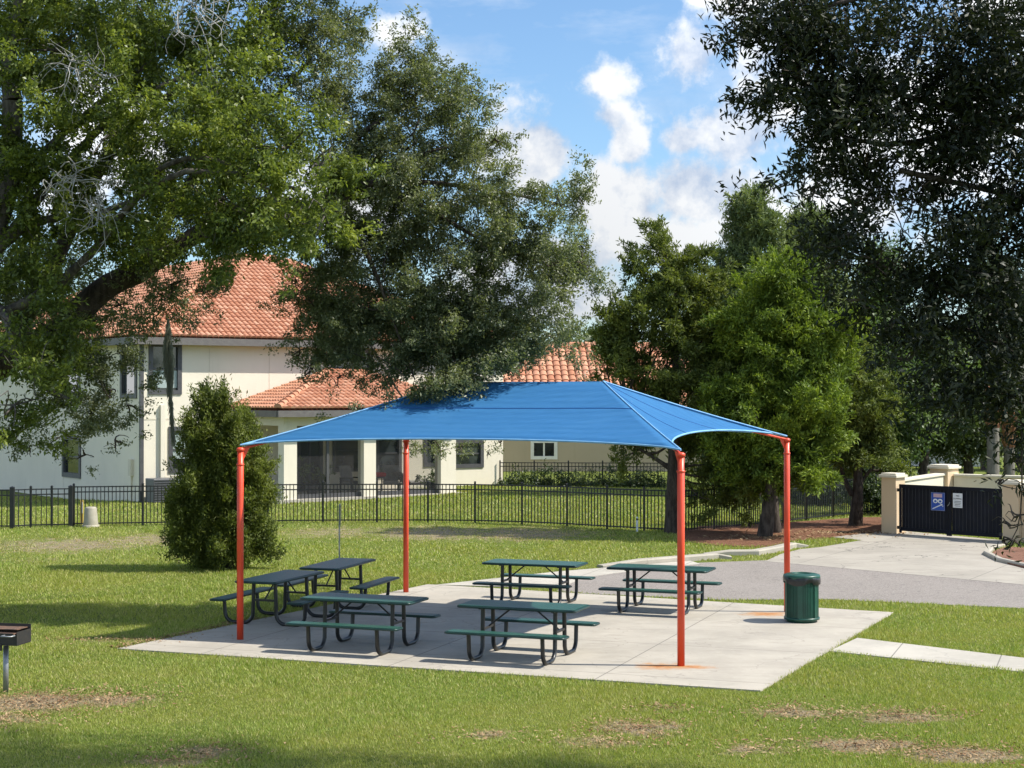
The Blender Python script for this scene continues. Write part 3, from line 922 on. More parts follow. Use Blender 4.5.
def pyramid(c, w, h):
    q = w / 2
    return [c + Vector((-q, -q, 0)), c + Vector((q, -q, 0)), c + Vector((q, q, 0)), c + Vector((-q, q, 0)), c + Vector((0, 0, h))], [(0, 1, 4), (1, 2, 4), (2, 3, 4), (3, 0, 4), (3, 2, 1, 0)]

def gpost(px, py):
    return G(px, py)
fx = [(74, 526.5), (143, 525.5), (206, 524.5), (268, 523.5), (323, 523), (377, 522.8), (428, 522.8), (475, 523.2), (522, 524.5), (567, 526.5), (607, 529), (644, 531), (680, 532.5), (714, 530), (749, 527), (783, 523.5), (806, 520.5), (833, 517.5), (858, 515), (876, 513.5)]
fence('long black picket fence across the lawn from beige pedestal to the trees by the gate', [gpost(*q) for q in fx], 1.19)
fl = [(-100, 529), (-45, 529), (12.5, 529), (31, 528), (52, 527.5), (71, 527.2)]
fence('short black fence run with close set posts at the far left edge', [gpost(*q) for q in fl], 1.15, .14, thick=(2, 5))
ff = [(500 + 34.2 * i, 487 + .15 * i) for i in range(0, 13)]
fence('far black picket fence between the tan house and a row of clipped shrubs', [G(px, py) for px, py in ff], 1.05, .13)

# ------------------------------------------------------------------ houses
def roof_tiles(m, P0, e, s, poly, tw=.22, th=.36):
    """barrel tiles on one roof plane: P0 corner, e along the eave, s up the slope, poly in (a, b)"""
    n = e.cross(s).normalized()
    if n.z < 0: n = -n
    A = [p[0] for p in poly]; B = [p[1] for p in poly]
    P = [Vector((a, b, 0)) for a, b in poly]
    na = int((max(A) - min(A)) / tw) + 1; nb = int((max(B) - min(B)) / th) + 1
    for j in range(nb):
        b0 = min(B) + j * th
        a = np.array([min(A) + (i + .5) * tw for i in range(na)])
        ok = inside(P, a, np.full(na, b0 + .5 * th)) | inside(P, a, np.full(na, b0 + .05))
        for i in range(na):
            if not ok[i]: continue
            vs = []
            for (bb, rr, lift) in ((b0 - .05, tw * .50, .055), (b0 + th, tw * .44, .012)):
                for k in range(6):
                    an = math.pi * k / 5
                    vs.append(P0 + e * (a[i] - rr * math.cos(an)) + s * bb + n * (lift + .085 * math.sin(an)))
            m.add(vs, [(k, k + 1, k + 7, k + 6) for k in range(5)], True)
            m.add(vs[:6], [(0, 1, 2, 3, 4, 5)])
def ridge_caps(m, a, b, r=.14, step=.42):
    d = b - a; L = d.length; n = max(1, int(L / step)); d.normalize()
    u = d.cross(Vector((0, 0, 1))).normalized(); w = u.cross(d)
    for i in range(n):
        vs = []
        for (q, rr, lf) in ((i * step - .04, r * 1.08, .07), ((i + 1) * step, r * .92, .03)):
            for k in range(7):
                an = math.pi * k / 6
                vs.append(a + d * q - u * rr * math.cos(an) + w * (lf + rr * math.sin(an)))
        m.add(vs, [(k, k + 1, k + 8, k + 7) for k in range(6)], True)
        m.add(vs[:7], [tuple(range(7))])

class Frame:
    """house coordinates: u along the front wall, n outwards, z up"""
    def __init__(s, K, yaw):
        s.K = Vector(K); s.u = Vector((math.cos(yaw), math.sin(yaw), 0)); s.n = Vector((math.sin(yaw), -math.cos(yaw), 0)); s.yaw = yaw
        s.rot = Matrix((s.u, -s.n, Vector((0, 0, 1)))).transposed()
    def p(s, u, n, z): return s.K + s.u * u + s.n * n + Vector((0, 0, z))
    def upx(s, px, n):
        c = (px - 512) / FPX
        k = s.K + s.n * n
        return (c * k.y - k.x) / (s.u.x - c * s.u.y)
    def zpy(s, py, u, n):
        d = s.p(u, n, 0).y
        return HC - (py - HOR) / FPX * d
    def box(s, m, u0, u1, n0, n1, z0, z1, bevel=0):
        m.box(s.p((u0 + u1) / 2, (n0 + n1) / 2, (z0 + z1) / 2), (abs(u1 - u0), abs(n1 - n0), abs(z1 - z0)), s.rot, bevel); return m

def wall_holes(F, m, u0, u1, z0, z1, n, th, holes):
    """a wall in the u,z plane at depth n..n-th with window openings"""
    us = sorted({u0, u1, *[h[0] for h in holes], *[h[1] for h in holes]}); zs = sorted({z0, z1, *[h[2] for h in holes], *[h[3] for h in holes]})
    for a, b in zip(us[:-1], us[1:]):
        run = None
        for c, d in zip(zs[:-1], zs[1:]):
            cu, cz = (a + b) / 2, (c + d) / 2
            solid = not any(h[0] < cu < h[1] and h[2] < cz < h[3] for h in holes)
            if solid: run = (run[0], d) if run else (c, d)
            if not solid or d == zs[-1]:
                if run: F.box(m, a, b, n - th, n, *run)
                run = None

def window(F, parent, org, u0, u1, z0, z1, n, frame='grey_trim', pane='glass', mull=1, rail=True, fw=.09, blind=None):
    m = MB()
    F.box(m, u0 - .02, u0 + fw, n - .12, n + .045, z0 - .02, z1 + .02); F.box(m, u1 - fw, u1 + .02, n - .12, n + .045, z0 - .02, z1 + .02)
    F.box(m, u0 + fw, u1 - fw, n - .12, n + .042, z1 - fw, z1 + .02); F.box(m, u0 + fw, u1 - fw, n - .12, n + .042, z0 - .02, z0 + fw)
    for k in range(1, mull):
        u = u0 + (u1 - u0) * k / mull; F.box(m, u - .04, u + .04, n - .10, n - .01, z0 + fw, z1 - fw)
    if rail: F.box(m, u0 + fw, u1 - fw, n - .095, n - .015, (z0 + z1) / 2 - .03, (z0 + z1) / 2 + .03)
    f = m.build('window', M[frame], parent, org)
    g = MB(); F.box(g, u0 + fw * .8, u1 - fw * .8, n - .085, n - .06, z0 + fw * .8, z1 - fw * .8); g.build('pane', M[pane], f, org)
    if blind:
        b = MB(); F.box(b, u0 + fw * .9, u1 - fw * .9, n - .055, n - .045, z0 + (z1 - z0) * blind[0], z0 + (z1 - z0) * blind[1]); b.build('blind', M['blind'], f, org)
    return f

def screen_mat():
    t = NT('insect_screen')
    t.col((.03, .03, .032)); t.set(Roughness=.8)
    tr = t.new('ShaderNodeBsdfTransparent')
    ms = t.new('ShaderNodeMixShader'); ms.inputs[0].default_value = .74
    t.L.new(t.b.outputs[0], ms.inputs[1]); t.L.new(tr.outputs[0], ms.inputs[2]); t.L.new(ms.outputs[0], t.out.inputs[0])
    return t.m
M['screen'] = screen_mat()

def big_house():
    yaw = R(35)
    K = Vector((-13.5, 58, 0)); F = Frame(K, yaw)
    L = F.upx(503, 0)                       # the front wall ends where the photo shows its right corner
    DEP = 13.0
    t = thing('house', 'two storey cream stucco house with terracotta roofs and a screened patio, behind the black fence', 'house', K)
    EZ = 5.88
    PN = 4.0                                # the patio stands this far out
    pu0, pu1 = F.upx(284, PN), F.upx(455, PN)
    # ---- walls: front (with openings), left side, right side
    def wrect(pxa, pxb, pya, pyb, n=0.0):
        a, b = F.upx(pxa, n), F.upx(pxb, n); um = (a + b) / 2
        return (a, b, F.zpy(pyb, um, n), F.zpy(pya, um, n))
    w_up = wrect(149, 181, 343, 394)
    w_lo = wrect(169, 200, 427, 472)
    w_ru = wrect(331, 372, 349, 386)
    w_rl = wrect(449, 483, 440, 467.5)
    d1 = wrect(298, 322, 440, 496); d1 = (d1[0], d1[1], .15, 2.55)
    w_p1 = wrect(333, 366, 440, 473); w_p2 = wrect(376, 401, 440, 480); w_p3 = wrect(424, 438, 440, 468.5)
    w_p1 = (w_p1[0], w_p1[1], .85, 2.5); w_p2 = (w_p2[0], w_p2[1], .55, 2.5); w_p3 = (w_p3[0], w_p3[1], .95, 2.5)
    m = MB(); th = .2
    wall_holes(F, m, 0, L, -.5, EZ, 0, th, [w_up, w_lo, w_ru, w_rl, d1, w_p1, w_p2, w_p3])
    m.build('wall', M['stucco'], t, K)
    # left side wall runs back from the corner: frame turned a quarter
    FL = Frame(F.p(0, 0, 0), yaw)
    FL.u = -F.n.copy(); FL.n = -F.u.copy(); FL.rot = Matrix((FL.u, -FL.n, Vector((0, 0, 1)))).transposed()
    def lrect(pxa, pxb, pya, pyb):
        a, b = sorted((FL.upx(pxa, 0), FL.upx(pxb, 0))); um = (a + b) / 2
        return (a, b, FL.zpy(pyb, um, 0), FL.zpy(pya, um, 0))
    l1 = lrect(63, 81, 436, 477); l2 = lrect(121, 137, 345, 398); l3 = (l1[0] + .1, l1[1] + .1, l2[2], l2[3])
    m = MB(); wall_holes(FL, m, .2, 26, -.8, EZ, 0, th, [l1, l2, l3]); m.build('wall', M['stucco'], t, K)
    m = MB(); F.box(m, L - .2, L, -DEP, -.2, -.5, EZ); m.build('wall', M['stucco'], t, K)
    for r, md in ((w_up, 1), (w_lo, 1), (w_ru, 1), (w_rl, 1)):
        window(F, t, K, *r, 0.0, fw=.14, blind=(.12, .46) if r is w_up else ((.3, .85) if r is w_lo else None))
    window(F, t, K, *w_p1, 0.0, fw=.12); window(F, t, K, *w_p2, 0.0, fw=.12); window(F, t, K, *w_p3, 0.0, fw=.14)
    window(F, t, K, *d1, 0.0, fw=.10, rail=False, mull=2)
    for r in (l1, l2, l3): window(FL, t, K, *r, 0.0, fw=.16)
    # thin stucco control joints and band
    m = MB()
    zb = 2.95
    F.box(m, 0.0, pu0 + .6, 0, .012, zb, zb + .05)
    for u in (F.upx(209, 0), F.upx(269, 0)): F.box(m, u, u + .03, 0, .008, zb + .3, EZ - .3)
    FL.box(m, 8.0, 8.03, 0, .008, -.3, EZ - .3)
    m.build('wall_joint', M['coping'], t, K)
    # downspouts
    m = MB(); F.box(m, -.02, .12, .005, .11, -.3, EZ); m.build('downspout', M['grey_trim'], t, K)
    m = MB(); ua = F.upx(162, 0); F.box(m, ua - .09, ua + .09, .005, .12, -.2, F.zpy(405, ua, 0)); m.build('downspout', M['stucco'], t, K)
    # ---- main hip roof
    ov = .45; pitch = .50
    A0, A1 = F.p(-ov, ov, EZ), F.p(L + ov, ov, EZ)
    Lw = L + 2 * ov; D2 = 26 + ov
    half = min(Lw, 14.8) / 2
    rise = half * pitch
    tl = MB(); und = MB()
    zt = Vector((0, 0, .10))
    run = half; sl = math.hypot(run, rise)
    s_up = (-F.n * run + Vector((0, 0, rise))).normalized()
    # front plane
    roof_tiles(tl, A0 + zt, F.u, s_up, [(0, 0), (Lw, 0), (Lw - half, sl), (half, sl)])
    # left plane (eave runs back)
    B0 = F.p(-ov, ov, EZ)
    s_l = (F.u * run + Vector((0, 0, rise))).normalized()
    roof_tiles(tl, B0 + zt, -F.n, s_l, [(0, 0), (half, sl), (D2 - half, sl), (D2, 0)], .24, .38)
    s_r = (-F.u * run + Vector((0, 0, rise))).normalized()
    roof_tiles(tl, A1 + zt, -F.n, s_r, [(0, 0), (half, sl), (D2 - half, sl), (D2, 0)], .24, .38)
    Rz = EZ + rise
    r0, r1 = F.p(-ov + half, ov - half, Rz), F.p(L + ov - half, ov - half, Rz)
    r2 = F.p(-ov + half, ov - D2 + half, Rz); r3 = F.p(L + ov - half, ov - D2 + half, Rz)
    C0, C1 = F.p(-ov, ov - D2, EZ), F.p(L + ov, ov - D2, EZ)
    und.add([A0, A1, C1, C0, r0, r1, r3, r2], [(0, 1, 5, 4), (1, 2, 6, 5), (2, 3, 7, 6), (3, 0, 4, 7), (4, 5, 6, 7), (3, 2, 1, 0)])
    rf = und.build('roof', M['tile_under'], t, K)
    for a, b in ((A0, r0), (A1, r1), (r0, r1)): ridge_caps(tl, a + zt, b + zt)
    tl.build('roof_tiles', M['tile'], rf, K)
    m = MB()
    F.box(m, -ov - .06, L + ov + .06, ov - .02, ov + .10, EZ - .20, EZ + .06)
    F.box(m, -ov - .06, -ov + .04, ov - .02 - D2, ov - .03, EZ - .20, EZ + .06)
    F.box(m, -ov + .05, L + ov, .002, ov - .025, EZ - .06, EZ - .012)
    m.build('fascia', M['fascia'], t, K)
    # ---- patio: slab, posts, beam, hipped tile roof
    m = MB(); F.box(m, pu0 - .3, pu1 + .5, .01, PN + .15, -.4, .12); m.build('patio_slab', M['walk'], t, K)
    PZ = 2.75
    for (pa, pb) in ((284, 297), (364, 376), (441, 456)):
        m = MB(); a, b = F.upx(pa, PN), F.upx(pb, PN); F.box(m, a, b, PN - .45, PN, .121, PZ); m.build('patio_post', M['stucco'], t, K)
    m = MB(); F.box(m, pu0, pu1, PN - .45, PN + .003, PZ, PZ + .45); F.box(m, pu0, pu0 + .4, .003, PN - .455, PZ, PZ + .45); F.box(m, pu1 - .4, pu1, .003, PN - .455, PZ, PZ + .45)
    F.box(m, pu0 + .41, pu1 - .41, .003, PN - .46, PZ + .30, PZ + .42)
    m.build('patio_beam', M['stucco'], t, K)
    m = MB()
    for px in (328, 363, 440):
        u = F.upx(px, PN - .2); F.box(m, u - .05, u + .05, PN - .28, PN - .2, .121, PZ - .002)
    F.box(m, pu0 + .5, pu1 - .5, PN - .27, PN - .21, .95, 1.03) if False else None
    F.box(m, pu0 + .5, pu1 - .4, PN - .275, PN - .215, .122, .28)
    m.build('screen_frame', M['grey_trim'], t, K)
    for pa, pb in ((297, 328), (329, 362), (376, 440)):
        m = MB(); F.box(m, F.upx(pa, PN - .24), F.upx(pb, PN - .24), PN - .245, PN - .242, .29, PZ - .01); m.build('insect_screen', M['screen'], t, K)
    e0, e1, en = pu0 - .45, pu1 + .45, PN + .45
    EZ2 = PZ + .50; hp = en; pr = .33
    q0, q1 = F.p(e0, en, EZ2), F.p(e1, en, EZ2)
    rs = hp * pr; sl = math.hypot(hp, rs)
    tl = MB(); und = MB()
    g0, g1 = F.p(e0 + hp, 0, EZ2 + rs), F.p(e1 - hp * .6, 0, EZ2 + rs)
    b0, b1 = F.p(e0, 0, EZ2), F.p(e1, 0, EZ2)
    und.add([q0, q1, b1, b0, g0, g1], [(0, 1, 5, 4), (1, 2, 5), (3, 0, 4), (2, 3, 4, 5), (3, 2, 1, 0)])
    su = (-F.n * hp + Vector((0, 0, rs))).normalized()
    roof_tiles(tl, q0 + zt, F.u, su, [(0, 0), (e1 - e0, 0), (e1 - e0 - hp * .6, sl), (hp, sl)])
    sl2 = (F.u * hp + Vector((0, 0, rs))).normalized()
    roof_tiles(tl, q0 + zt, -F.n, sl2, [(0, 0), (hp, sl), (hp, 0)])
    ridge_caps(tl, q0 + zt, g0 + zt); ridge_caps(tl, q1 + zt, g1 + zt)
    rf = und.build('patio_roof', M['tile_under'], t, K)
    tl.build('roof_tiles', M['tile'], rf, K)
    m = MB(); F.box(m, e0 - .04, e1 + .04, en - .01, en + .09, EZ2 - .18, EZ2 + .05); F.box(m, e0 - .06, e0 + .03, .01, en - .02, EZ2 - .18, EZ2 + .05)
    m.build('fascia', M['fascia'], t, K)
    # meter box on the corner
    m = MB(); FL.box(m, .55, .8, .003, .12, .9, 1.5); FL.box(m, .66, .70, .003, .06, -.2, .9); m.build('meter_box', M['coping'], t, K)
    # ---- loose things: ac unit, furniture on the patio
    u = F.upx(160, .7)
    p = F.p(u, .75, float(ground_h(*F.p(u, .75, 0)[:2])) - .02)
    ac = thing('air_conditioner', 'dark grey air conditioner unit standing by the wall left of the round conifer', 'air conditioner', p, yaw)
    mm = MB(); mm.box((0, 0, .45), (.85, .75, .86), bevel=.03); mm.build('casing', M['grey_metal'], ac)
    mm = MB()
    for k in range(9): mm.box((0, -.38, .12 + k * .085), (.76, .02, .02))
    mm.build('grille', M['fence'], ac)
    def chair(px, n, rz, lab, kind, cloth):
        u = F.upx(px, n); p = F.p(u, n, .12)
        c = thing(kind, lab, 'chair', p, yaw + R(rz), 'patio seats')
        a = MB(); a.box((0, 0, .38), (.62, .60, .12), bevel=.04); a.build('seat', M[cloth], c)
        a = MB(); a.box((0, .30, .72), (.60, .12, .62), Matrix.Rotation(R(-14), 3, 'X'), bevel=.04); a.build('backrest', M[cloth], c)
        for sx in (-1, 1):
            a = MB(); a.box((sx * .35, 0, .56), (.06, .62, .05), bevel=.015); a.box((sx * .35, -.27, .27), (.05, .05, .54)); a.box((sx * .35, .27, .27), (.05, .05, .54)); a.build('arm_frame', M['fence'], c)
    chair(352, 1.6, 20, 'grey armchair in the left bay of the screened patio', 'armchair', 'grey_cloth')
    chair(391, 2.2, -30, 'grey armchair beside the red cushion in the right bay of the patio', 'armchair', 'grey_cloth')
    def lounger(px, n, rz, lab):
        u = F.upx(px, n); p = F.p(u, n, .12)
        c = thing('lounge_chair', lab, 'lounge chair', p, yaw + R(rz), 'patio seats')
        a = MB(); a.box((.2, 0, .36), (1.2, .62, .08), bevel=.03); a.build('seat', M['grey_cloth'], c)
        a = MB(); a.box((-.62, 0, .58), (.66, .62, .08), Matrix.Rotation(R(40), 3, 'Y'), bevel=.03); a.build('backrest', M['grey_cloth'], c)
        a = MB(); a.box((.1, .29, .29), (1.5, .04, .05)); a.box((.1, -.29, .29), (1.5, .04, .05))
        for x in (-.55, .75):
            for y in (-.29, .29): a.box((x, y, .14), (.045, .045, .28))
        a.build('frame', M['fence'], c)
    lounger(414, 2.2, 5, 'reclining grey lounge chair on the patio next to the right post')
    u = F.upx(377, 2.6); p = F.p(u, 2.6, .12)
    tb_ = thing('side_table', 'small dark patio table carrying a red cushion', 'table', p, yaw)
    a = MB(); a.lathe((0, 0, 0), [(0, .58), (.33, .58), (.33, .62), (0, .62)], 20); a.build('tabletop', M['grey_trim'], tb_)
    a = MB(); a.lathe((0, 0, 0), [(.04, .02), (.04, .58)], 10); a.lathe((0, 0, 0), [(.22, 0), (.22, .03), (0, .03)], 16); a.build('pedestal', M['grey_trim'], tb_)
    cu = MB(); cu.box((0, 0, .09), (.62, .45, .17), bevel=.07); cu = cu.build('red_cushion', M['red_cloth'], None, None)
    cu.location = (p.x, p.y, p.z + .62); cu.rotation_euler = (0, 0, yaw)
    tag(cu, 'bright red cushion lying on the small patio table', 'cushion')
    # potted plants
    for px, n, hgt, lab in ((312, 2.6, 1.0, 'leafy potted plant in the left bay of the patio'), (432, 2.9, .62, 'dark bushy potted plant beside the right patio post')):
        u = F.upx(px, n); p = F.p(u, n, .12)
        pl = thing('potted_plant', lab, 'plant', p, 0, 'potted plants on the patio')
        a = MB(); a.lathe((0, 0, 0), [(0, 0), (.17, 0), (.24, .36), (.26, .38), (.22, .38), (.20, .34), (0, .34)], 18); a.build('pot', M['grey_metal'], pl)
        v = foliage([((0, 0, hgt * .8), (.42, .42, hgt * .45), 1)], 26, 18, .12, .05, .12)
        np_mesh('foliage', v, 4, M['broad_leaf'], pl)
    return F

def far_house():
    yaw = R(3); K = Vector((-2.3, 78, -.2)); F = Frame(K, yaw)
    t = thing('house', 'tan single storey house with white framed window and terracotta roof beyond the canopy', 'house', K)
    Lh = 14.5; EZ = 3.2
    a, b = F.upx(531, 0), F.upx(557, 0); wz0, wz1 = F.zpy(459, a, 0) + .2, F.zpy(440, a, 0) + .2
    m = MB(); wall_holes(F, m, 0, Lh, -.6, EZ, 0, .2, [(a, b, wz0, wz1)]); m.build('wall', M['stucco_tan'], t, K)
    m = MB(); F.box(m, 0, .2, -9, -.2, -.6, EZ); F.box(m, Lh - .2, Lh, -9, -.2, -.6, EZ); m.build('wall', M['stucco_tan'], t, K)
    window(F, t, K, a, b, wz0, wz1, 0, 'white_trim', 'glass', 2, False, .14)
    ov = .5; Lw = Lh + 2 * ov; half = 4.7 + ov; rise = 3.3
    A0, A1 = F.p(-ov, ov, EZ), F.p(Lh + ov, ov, EZ); C0, C1 = F.p(-ov, ov - 2 * half, EZ), F.p(Lh + ov, ov - 2 * half, EZ)
    r0, r1 = F.p(-ov + half, ov - half, EZ + rise), F.p(Lh + ov - half, ov - half, EZ + rise)
    und = MB(); und.add([A0, A1, C1, C0, r0, r1], [(0, 1, 5, 4), (1, 2, 5), (2, 3, 4, 5), (3, 0, 4), (3, 2, 1, 0)])
    rf = und.build('roof', M['tile_under'], t, K)
    tl = MB(); zt = Vector((0, 0, .08)); sl = math.hypot(half, rise)
    roof_tiles(tl, A0 + zt, F.u, (-F.n * half + Vector((0, 0, rise))).normalized(), [(0, 0), (Lw, 0), (Lw - half, sl), (half, sl)], .36, .46)
    roof_tiles(tl, A0 + zt, -F.n, (F.u * half + Vector((0, 0, rise))).normalized(), [(0, 0), (half, sl), (2 * half, 0)], .36, .46)
    for p, q in ((A0, r0), (A1, r1), (r0, r1)): ridge_caps(tl, p + zt, q + zt, .16)
    tl.build('roof_tiles', M['tile'], rf, K)
    m = MB(); F.box(m, -ov, Lh + ov, ov - .02, ov + .08, EZ - .2, EZ + .05); m.build('fascia', M['fascia'], t, K)

def right_house():
    yaw = R(-14); K = Vector((17.0, 88, -.2)); F = Frame(K, yaw)
    t = thing('house', 'low white house with a red tiled roof glimpsed between the trunks left of the gate', 'house', K)
    m = MB(); F.box(m, 0, 9, -8, 0, -.5, 2.9); m.build('wall', M['white_trim'], t, K)
    window(F, t, K, 1.0, 2.4, .9, 2.2, .06); window(F, t, K, 5.0, 6.4, .9, 2.2, .06)
    und = MB(); ov = .5
    A0, A1, C1, C0 = F.p(-ov, ov, 2.9), F.p(9 + ov, ov, 2.9), F.p(9 + ov, -8 - ov, 2.9), F.p(-ov, -8 - ov, 2.9)
    r0, r1 = F.p(4, -4, 4.9), F.p(5, -4, 4.9)
    und.add([A0, A1, C1, C0, r0, r1], [(0, 1, 5, 4), (1, 2, 5), (2, 3, 4, 5), (3, 0, 4), (3, 2, 1, 0)])
    rf = und.build('roof', M['tile_under'], t, K)
    tl = MB(); sl = math.hypot(4.5, 2.0)
    roof_tiles(tl, A0 + Vector((0, 0, .08)), F.u, (-F.n * 4.5 + Vector((0, 0, 2.0))).normalized(), [(0, 0), (10, 0), (5.5, sl), (4.5, sl)], .36, .46)
    tl.build('roof_tiles', M['tile'], rf, K)

# ------------------------------------------------------------------ gate and enclosure
def text_mesh(s, size, mat, name, parent, loc, rot, depth=.0015):
    cu = bpy.data.curves.new(name, 'FONT'); cu.body = s; cu.size = size; cu.align_x = 'CENTER'; cu.align_y = 'CENTER'; cu.extrude = depth
    tmp = bpy.data.objects.new(name + '_tmp', cu); COL.objects.link(tmp)
    dg = bpy.context.evaluated_depsgraph_get(); dg.update()
    me = bpy.data.meshes.new_from_object(tmp.evaluated_get(dg)); me.name = name
    bpy.data.objects.remove(tmp)
    me.materials.clear(); me.materials.append(mat)
    o = bpy.data.objects.new(name, me); COL.objects.link(o); o.parent = parent; o.location = loc; o.rotation_euler = rot
    return o

def enclosure():
    g0, g1 = G(899, 534), G(1003, 541.5)
    d = g1 - g0; L = d.length; yaw = math.atan2(d.y, d.x); F = Frame(g0, yaw)
    zt = HC - (484 - HOR) / FPX * g0.y
    t = thing('gate', 'dark navy double leaf board gate with two signs between beige pillars', 'gate', g0, yaw)
    H0, H1 = .05, zt
    for k, (a, b) in enumerate(((0.03, L / 2 - .008), (L / 2 + .008, L - .03))):
        m = MB()
        n = 13; w = (b - a - .12) / n
        for i in range(n):
            x = a + .06 + (i + .5) * w
            m.box((x, .0, (H0 + H1) / 2), (w - .012, .022, H1 - H0 - .1))
        leaf = m.build('gate_leaf', M['navy'], t)
        m = MB()
        m.box((a + .03, -.03, (H0 + H1) / 2), (.06, .05, H1 - H0)); m.box((b - .03, -.03, (H0 + H1) / 2), (.06, .05, H1 - H0))
        for z in (H0 + .10, H1 - .05): m.box(((a + b) / 2, -.032, z), (b - a - .125, .05, .10))
        m.build('frame', M['navy'], leaf)
        m = MB()
        hx = a + .0 if k == 0 else b - .0
        for z in (H0 + .14, H1 - .16):
            m = MB(); m.box((hx, -.065, z), (.12, .02, .09), bevel=.01); m.build('hinge', M['fence'], leaf)
        if k == 0:
            m = MB(); m.tube([(b - .02, -.07, .86), (b + .03, -.09, .90), (b + .05, -.07, .96)], .012, 6); m.build('latch', M['galv'], leaf)
    # signs: things fixed on the gate
    def onleaf(px, py):
        u = F.upx(px, .05); return u, F.zpy(py, u, .05)
    (ua, za), (ub, zb) = onleaf(931, 492), onleaf(945, 511)
    w, h = ub - ua, za - zb
    p = F.p((ua + ub) / 2, .065, (za + zb) / 2)
    s = thing('sign', 'blue neighbourhood watch sign with white figures on the left gate leaf', 'sign', p, yaw)
    m = MB(); m.box((0, 0, 0), (w, .006, h), bevel=.0025); m.build('panel', M['sign_blue'], s)
    m = MB()
    for a, b in (((-w / 2 + .012, h / 2 - .010), (w / 2 - .012, h / 2 - .010)), ((-w / 2 + .012, -h / 2 + .010), (w / 2 - .012, -h / 2 + .010))):
        m.box((0, -.005, a[1]), (w - .02, .003, .010))
    for sx in (-1, 1): m.box((sx * (w / 2 - .012), -.005, 0), (.010, .003, h - .03))
    m.build('border', M['galv'], s)
    m = MB(); m.box((0, -.005, h * .33), (w * .62, .003, h * .20)); m.build('lettering', M['sign_pink'], s)
    m = MB()
    for sx in (-1, 1):
        c = Vector((sx * w * .17, -.006, h * .03)); vs = []
        ring = []
        for k in range(20):
            a = 2 * math.pi * k / 20; vs.append(c + Vector((w * .17 * math.cos(a), 0, h * .125 * math.sin(a))))
        for k in range(20):
            a = 2 * math.pi * k / 20; vs.append(c + Vector((0, 0, -h * .015)) + Vector((w * .085 * math.cos(a), 0, h * .06 * math.sin(a))))
        m.add(vs, [(k, (k + 1) % 20, 20 + (k + 1) % 20, 20 + k) for k in range(20)])
    m.build('eyes', M['white_paint'], s)
    m = MB(); m.box((-w * .02, -.006, -h * .27), (w * .78, .003, h * .055), Matrix.Rotation(R(-24), 3, 'Y'))
    for k in range(3): m.box((w * (.22 + .07 * k), -.0065, -h * (.14 + .05 * k)), (w * .05, .003, h * .07))
    m.build('emblem', M['white_paint'], s)
    (ua, za), (ub, zb) = onleaf(953, 493), onleaf(962.5, 508)
    w, h = ub - ua, za - zb
    p = F.p((ua + ub) / 2, .065, (za + zb) / 2)
    s = thing('sign', 'small white notice with black text on the right gate leaf', 'sign', p, yaw)
    m = MB(); m.box((0, 0, 0), (w, .006, h), bevel=.0025); m.build('panel', M['white_paint'], s)
    text_mesh('NO', h * .16, M['black_ink'], 'lettering', s, (0, -.006, h * .32), (R(90), 0, 0))
    text_mesh('DUMPING', h * .145, M['black_ink'], 'lettering', s, (0, -.006, h * .12), (R(90), 0, 0))
    m = MB()
    for k, q in enumerate((.66, .72, .58, .62)): m.box((0, -.005, -h * (.06 + .105 * k)), (w * q, .002, h * .032))
    m.build('small_print', M['grey_metal'], s)
    # pillars and walls
    def pillar(c, wd, hz, lab):
        q = thing('pillar', lab, 'pillar', c, yaw, 'enclosure pillars')
        m = MB(); m.box((0, 0, hz / 2 - .05), (wd, wd, hz + .1)); m.build('shaft', M['stucco_beige'], q)
        m = MB(); m.box((0, 0, hz + .04), (wd + .12, wd + .12, .075), bevel=.012); m.box((0, 0, hz + .10), (wd + .02, wd + .02, .05), bevel=.012); m.build('cap', M['coping'], q)
    pw = .46
    pillar(F.p(-.27, -.12, 0), pw, zt + .17, 'beige pillar with pale cap left of the navy gate')
    pillar(F.p(L + .27, -.12, 0), pw, zt + .12, 'beige pillar right of the navy gate behind the hanging leaves')
    bk = 4.6
    bp = W(944, 480, g0.y + 4.2); bp.z = 0
    pillar(bp, .62, 1.62, 'beige corner pillar with wide cap rising behind the gate')
    def wall(a, b, hz, lab):
        a, b = Vector(a), Vector(b); a.z = b.z = 0
        q = thing('enclosure_wall', lab, 'wall', a, 0, 'enclosure walls')
        dd = b - a; yw = math.atan2(dd.y, dd.x); rot = Matrix.Rotation(yw, 3, 'Z'); mid = dd / 2
        m = MB(); m.box(mid + Vector((0, 0, hz / 2 - .05)), (dd.length, .20, hz + .1), rot); m.build('wall_face', M['coping'], q)
        m = MB(); m.box(mid + Vector((0, 0, hz + .035)), (dd.length + .002, .30, .07), rot, bevel=.01); m.build('coping', M['coping'], q)
    lp = F.p(-.27, -.36, 0)
    wall(lp, bp - (bp - lp).normalized() * .33, 1.43, 'pale wall running back from the left pillar to the corner pillar')
    rb = F.p(L + .9, -4.2, 0)
    rb = Vector((bp.x + 3.4, bp.y - 2.3, 0))
    wall(bp + (rb - bp).normalized() * .33, rb, 1.40, 'pale rear wall of the enclosure seen over the gate')
    wall(F.p(L + .51, -.12, 0), F.p(L + 4.5, -.12, 0), 1.42, 'beige wall continuing right from the right gate pillar')
    for o in bpy.data.objects:
        if o.name.startswith('wall_face') and o.parent and 'right from' in o.parent['label']: o.data.materials[0] = M['stucco_beige']

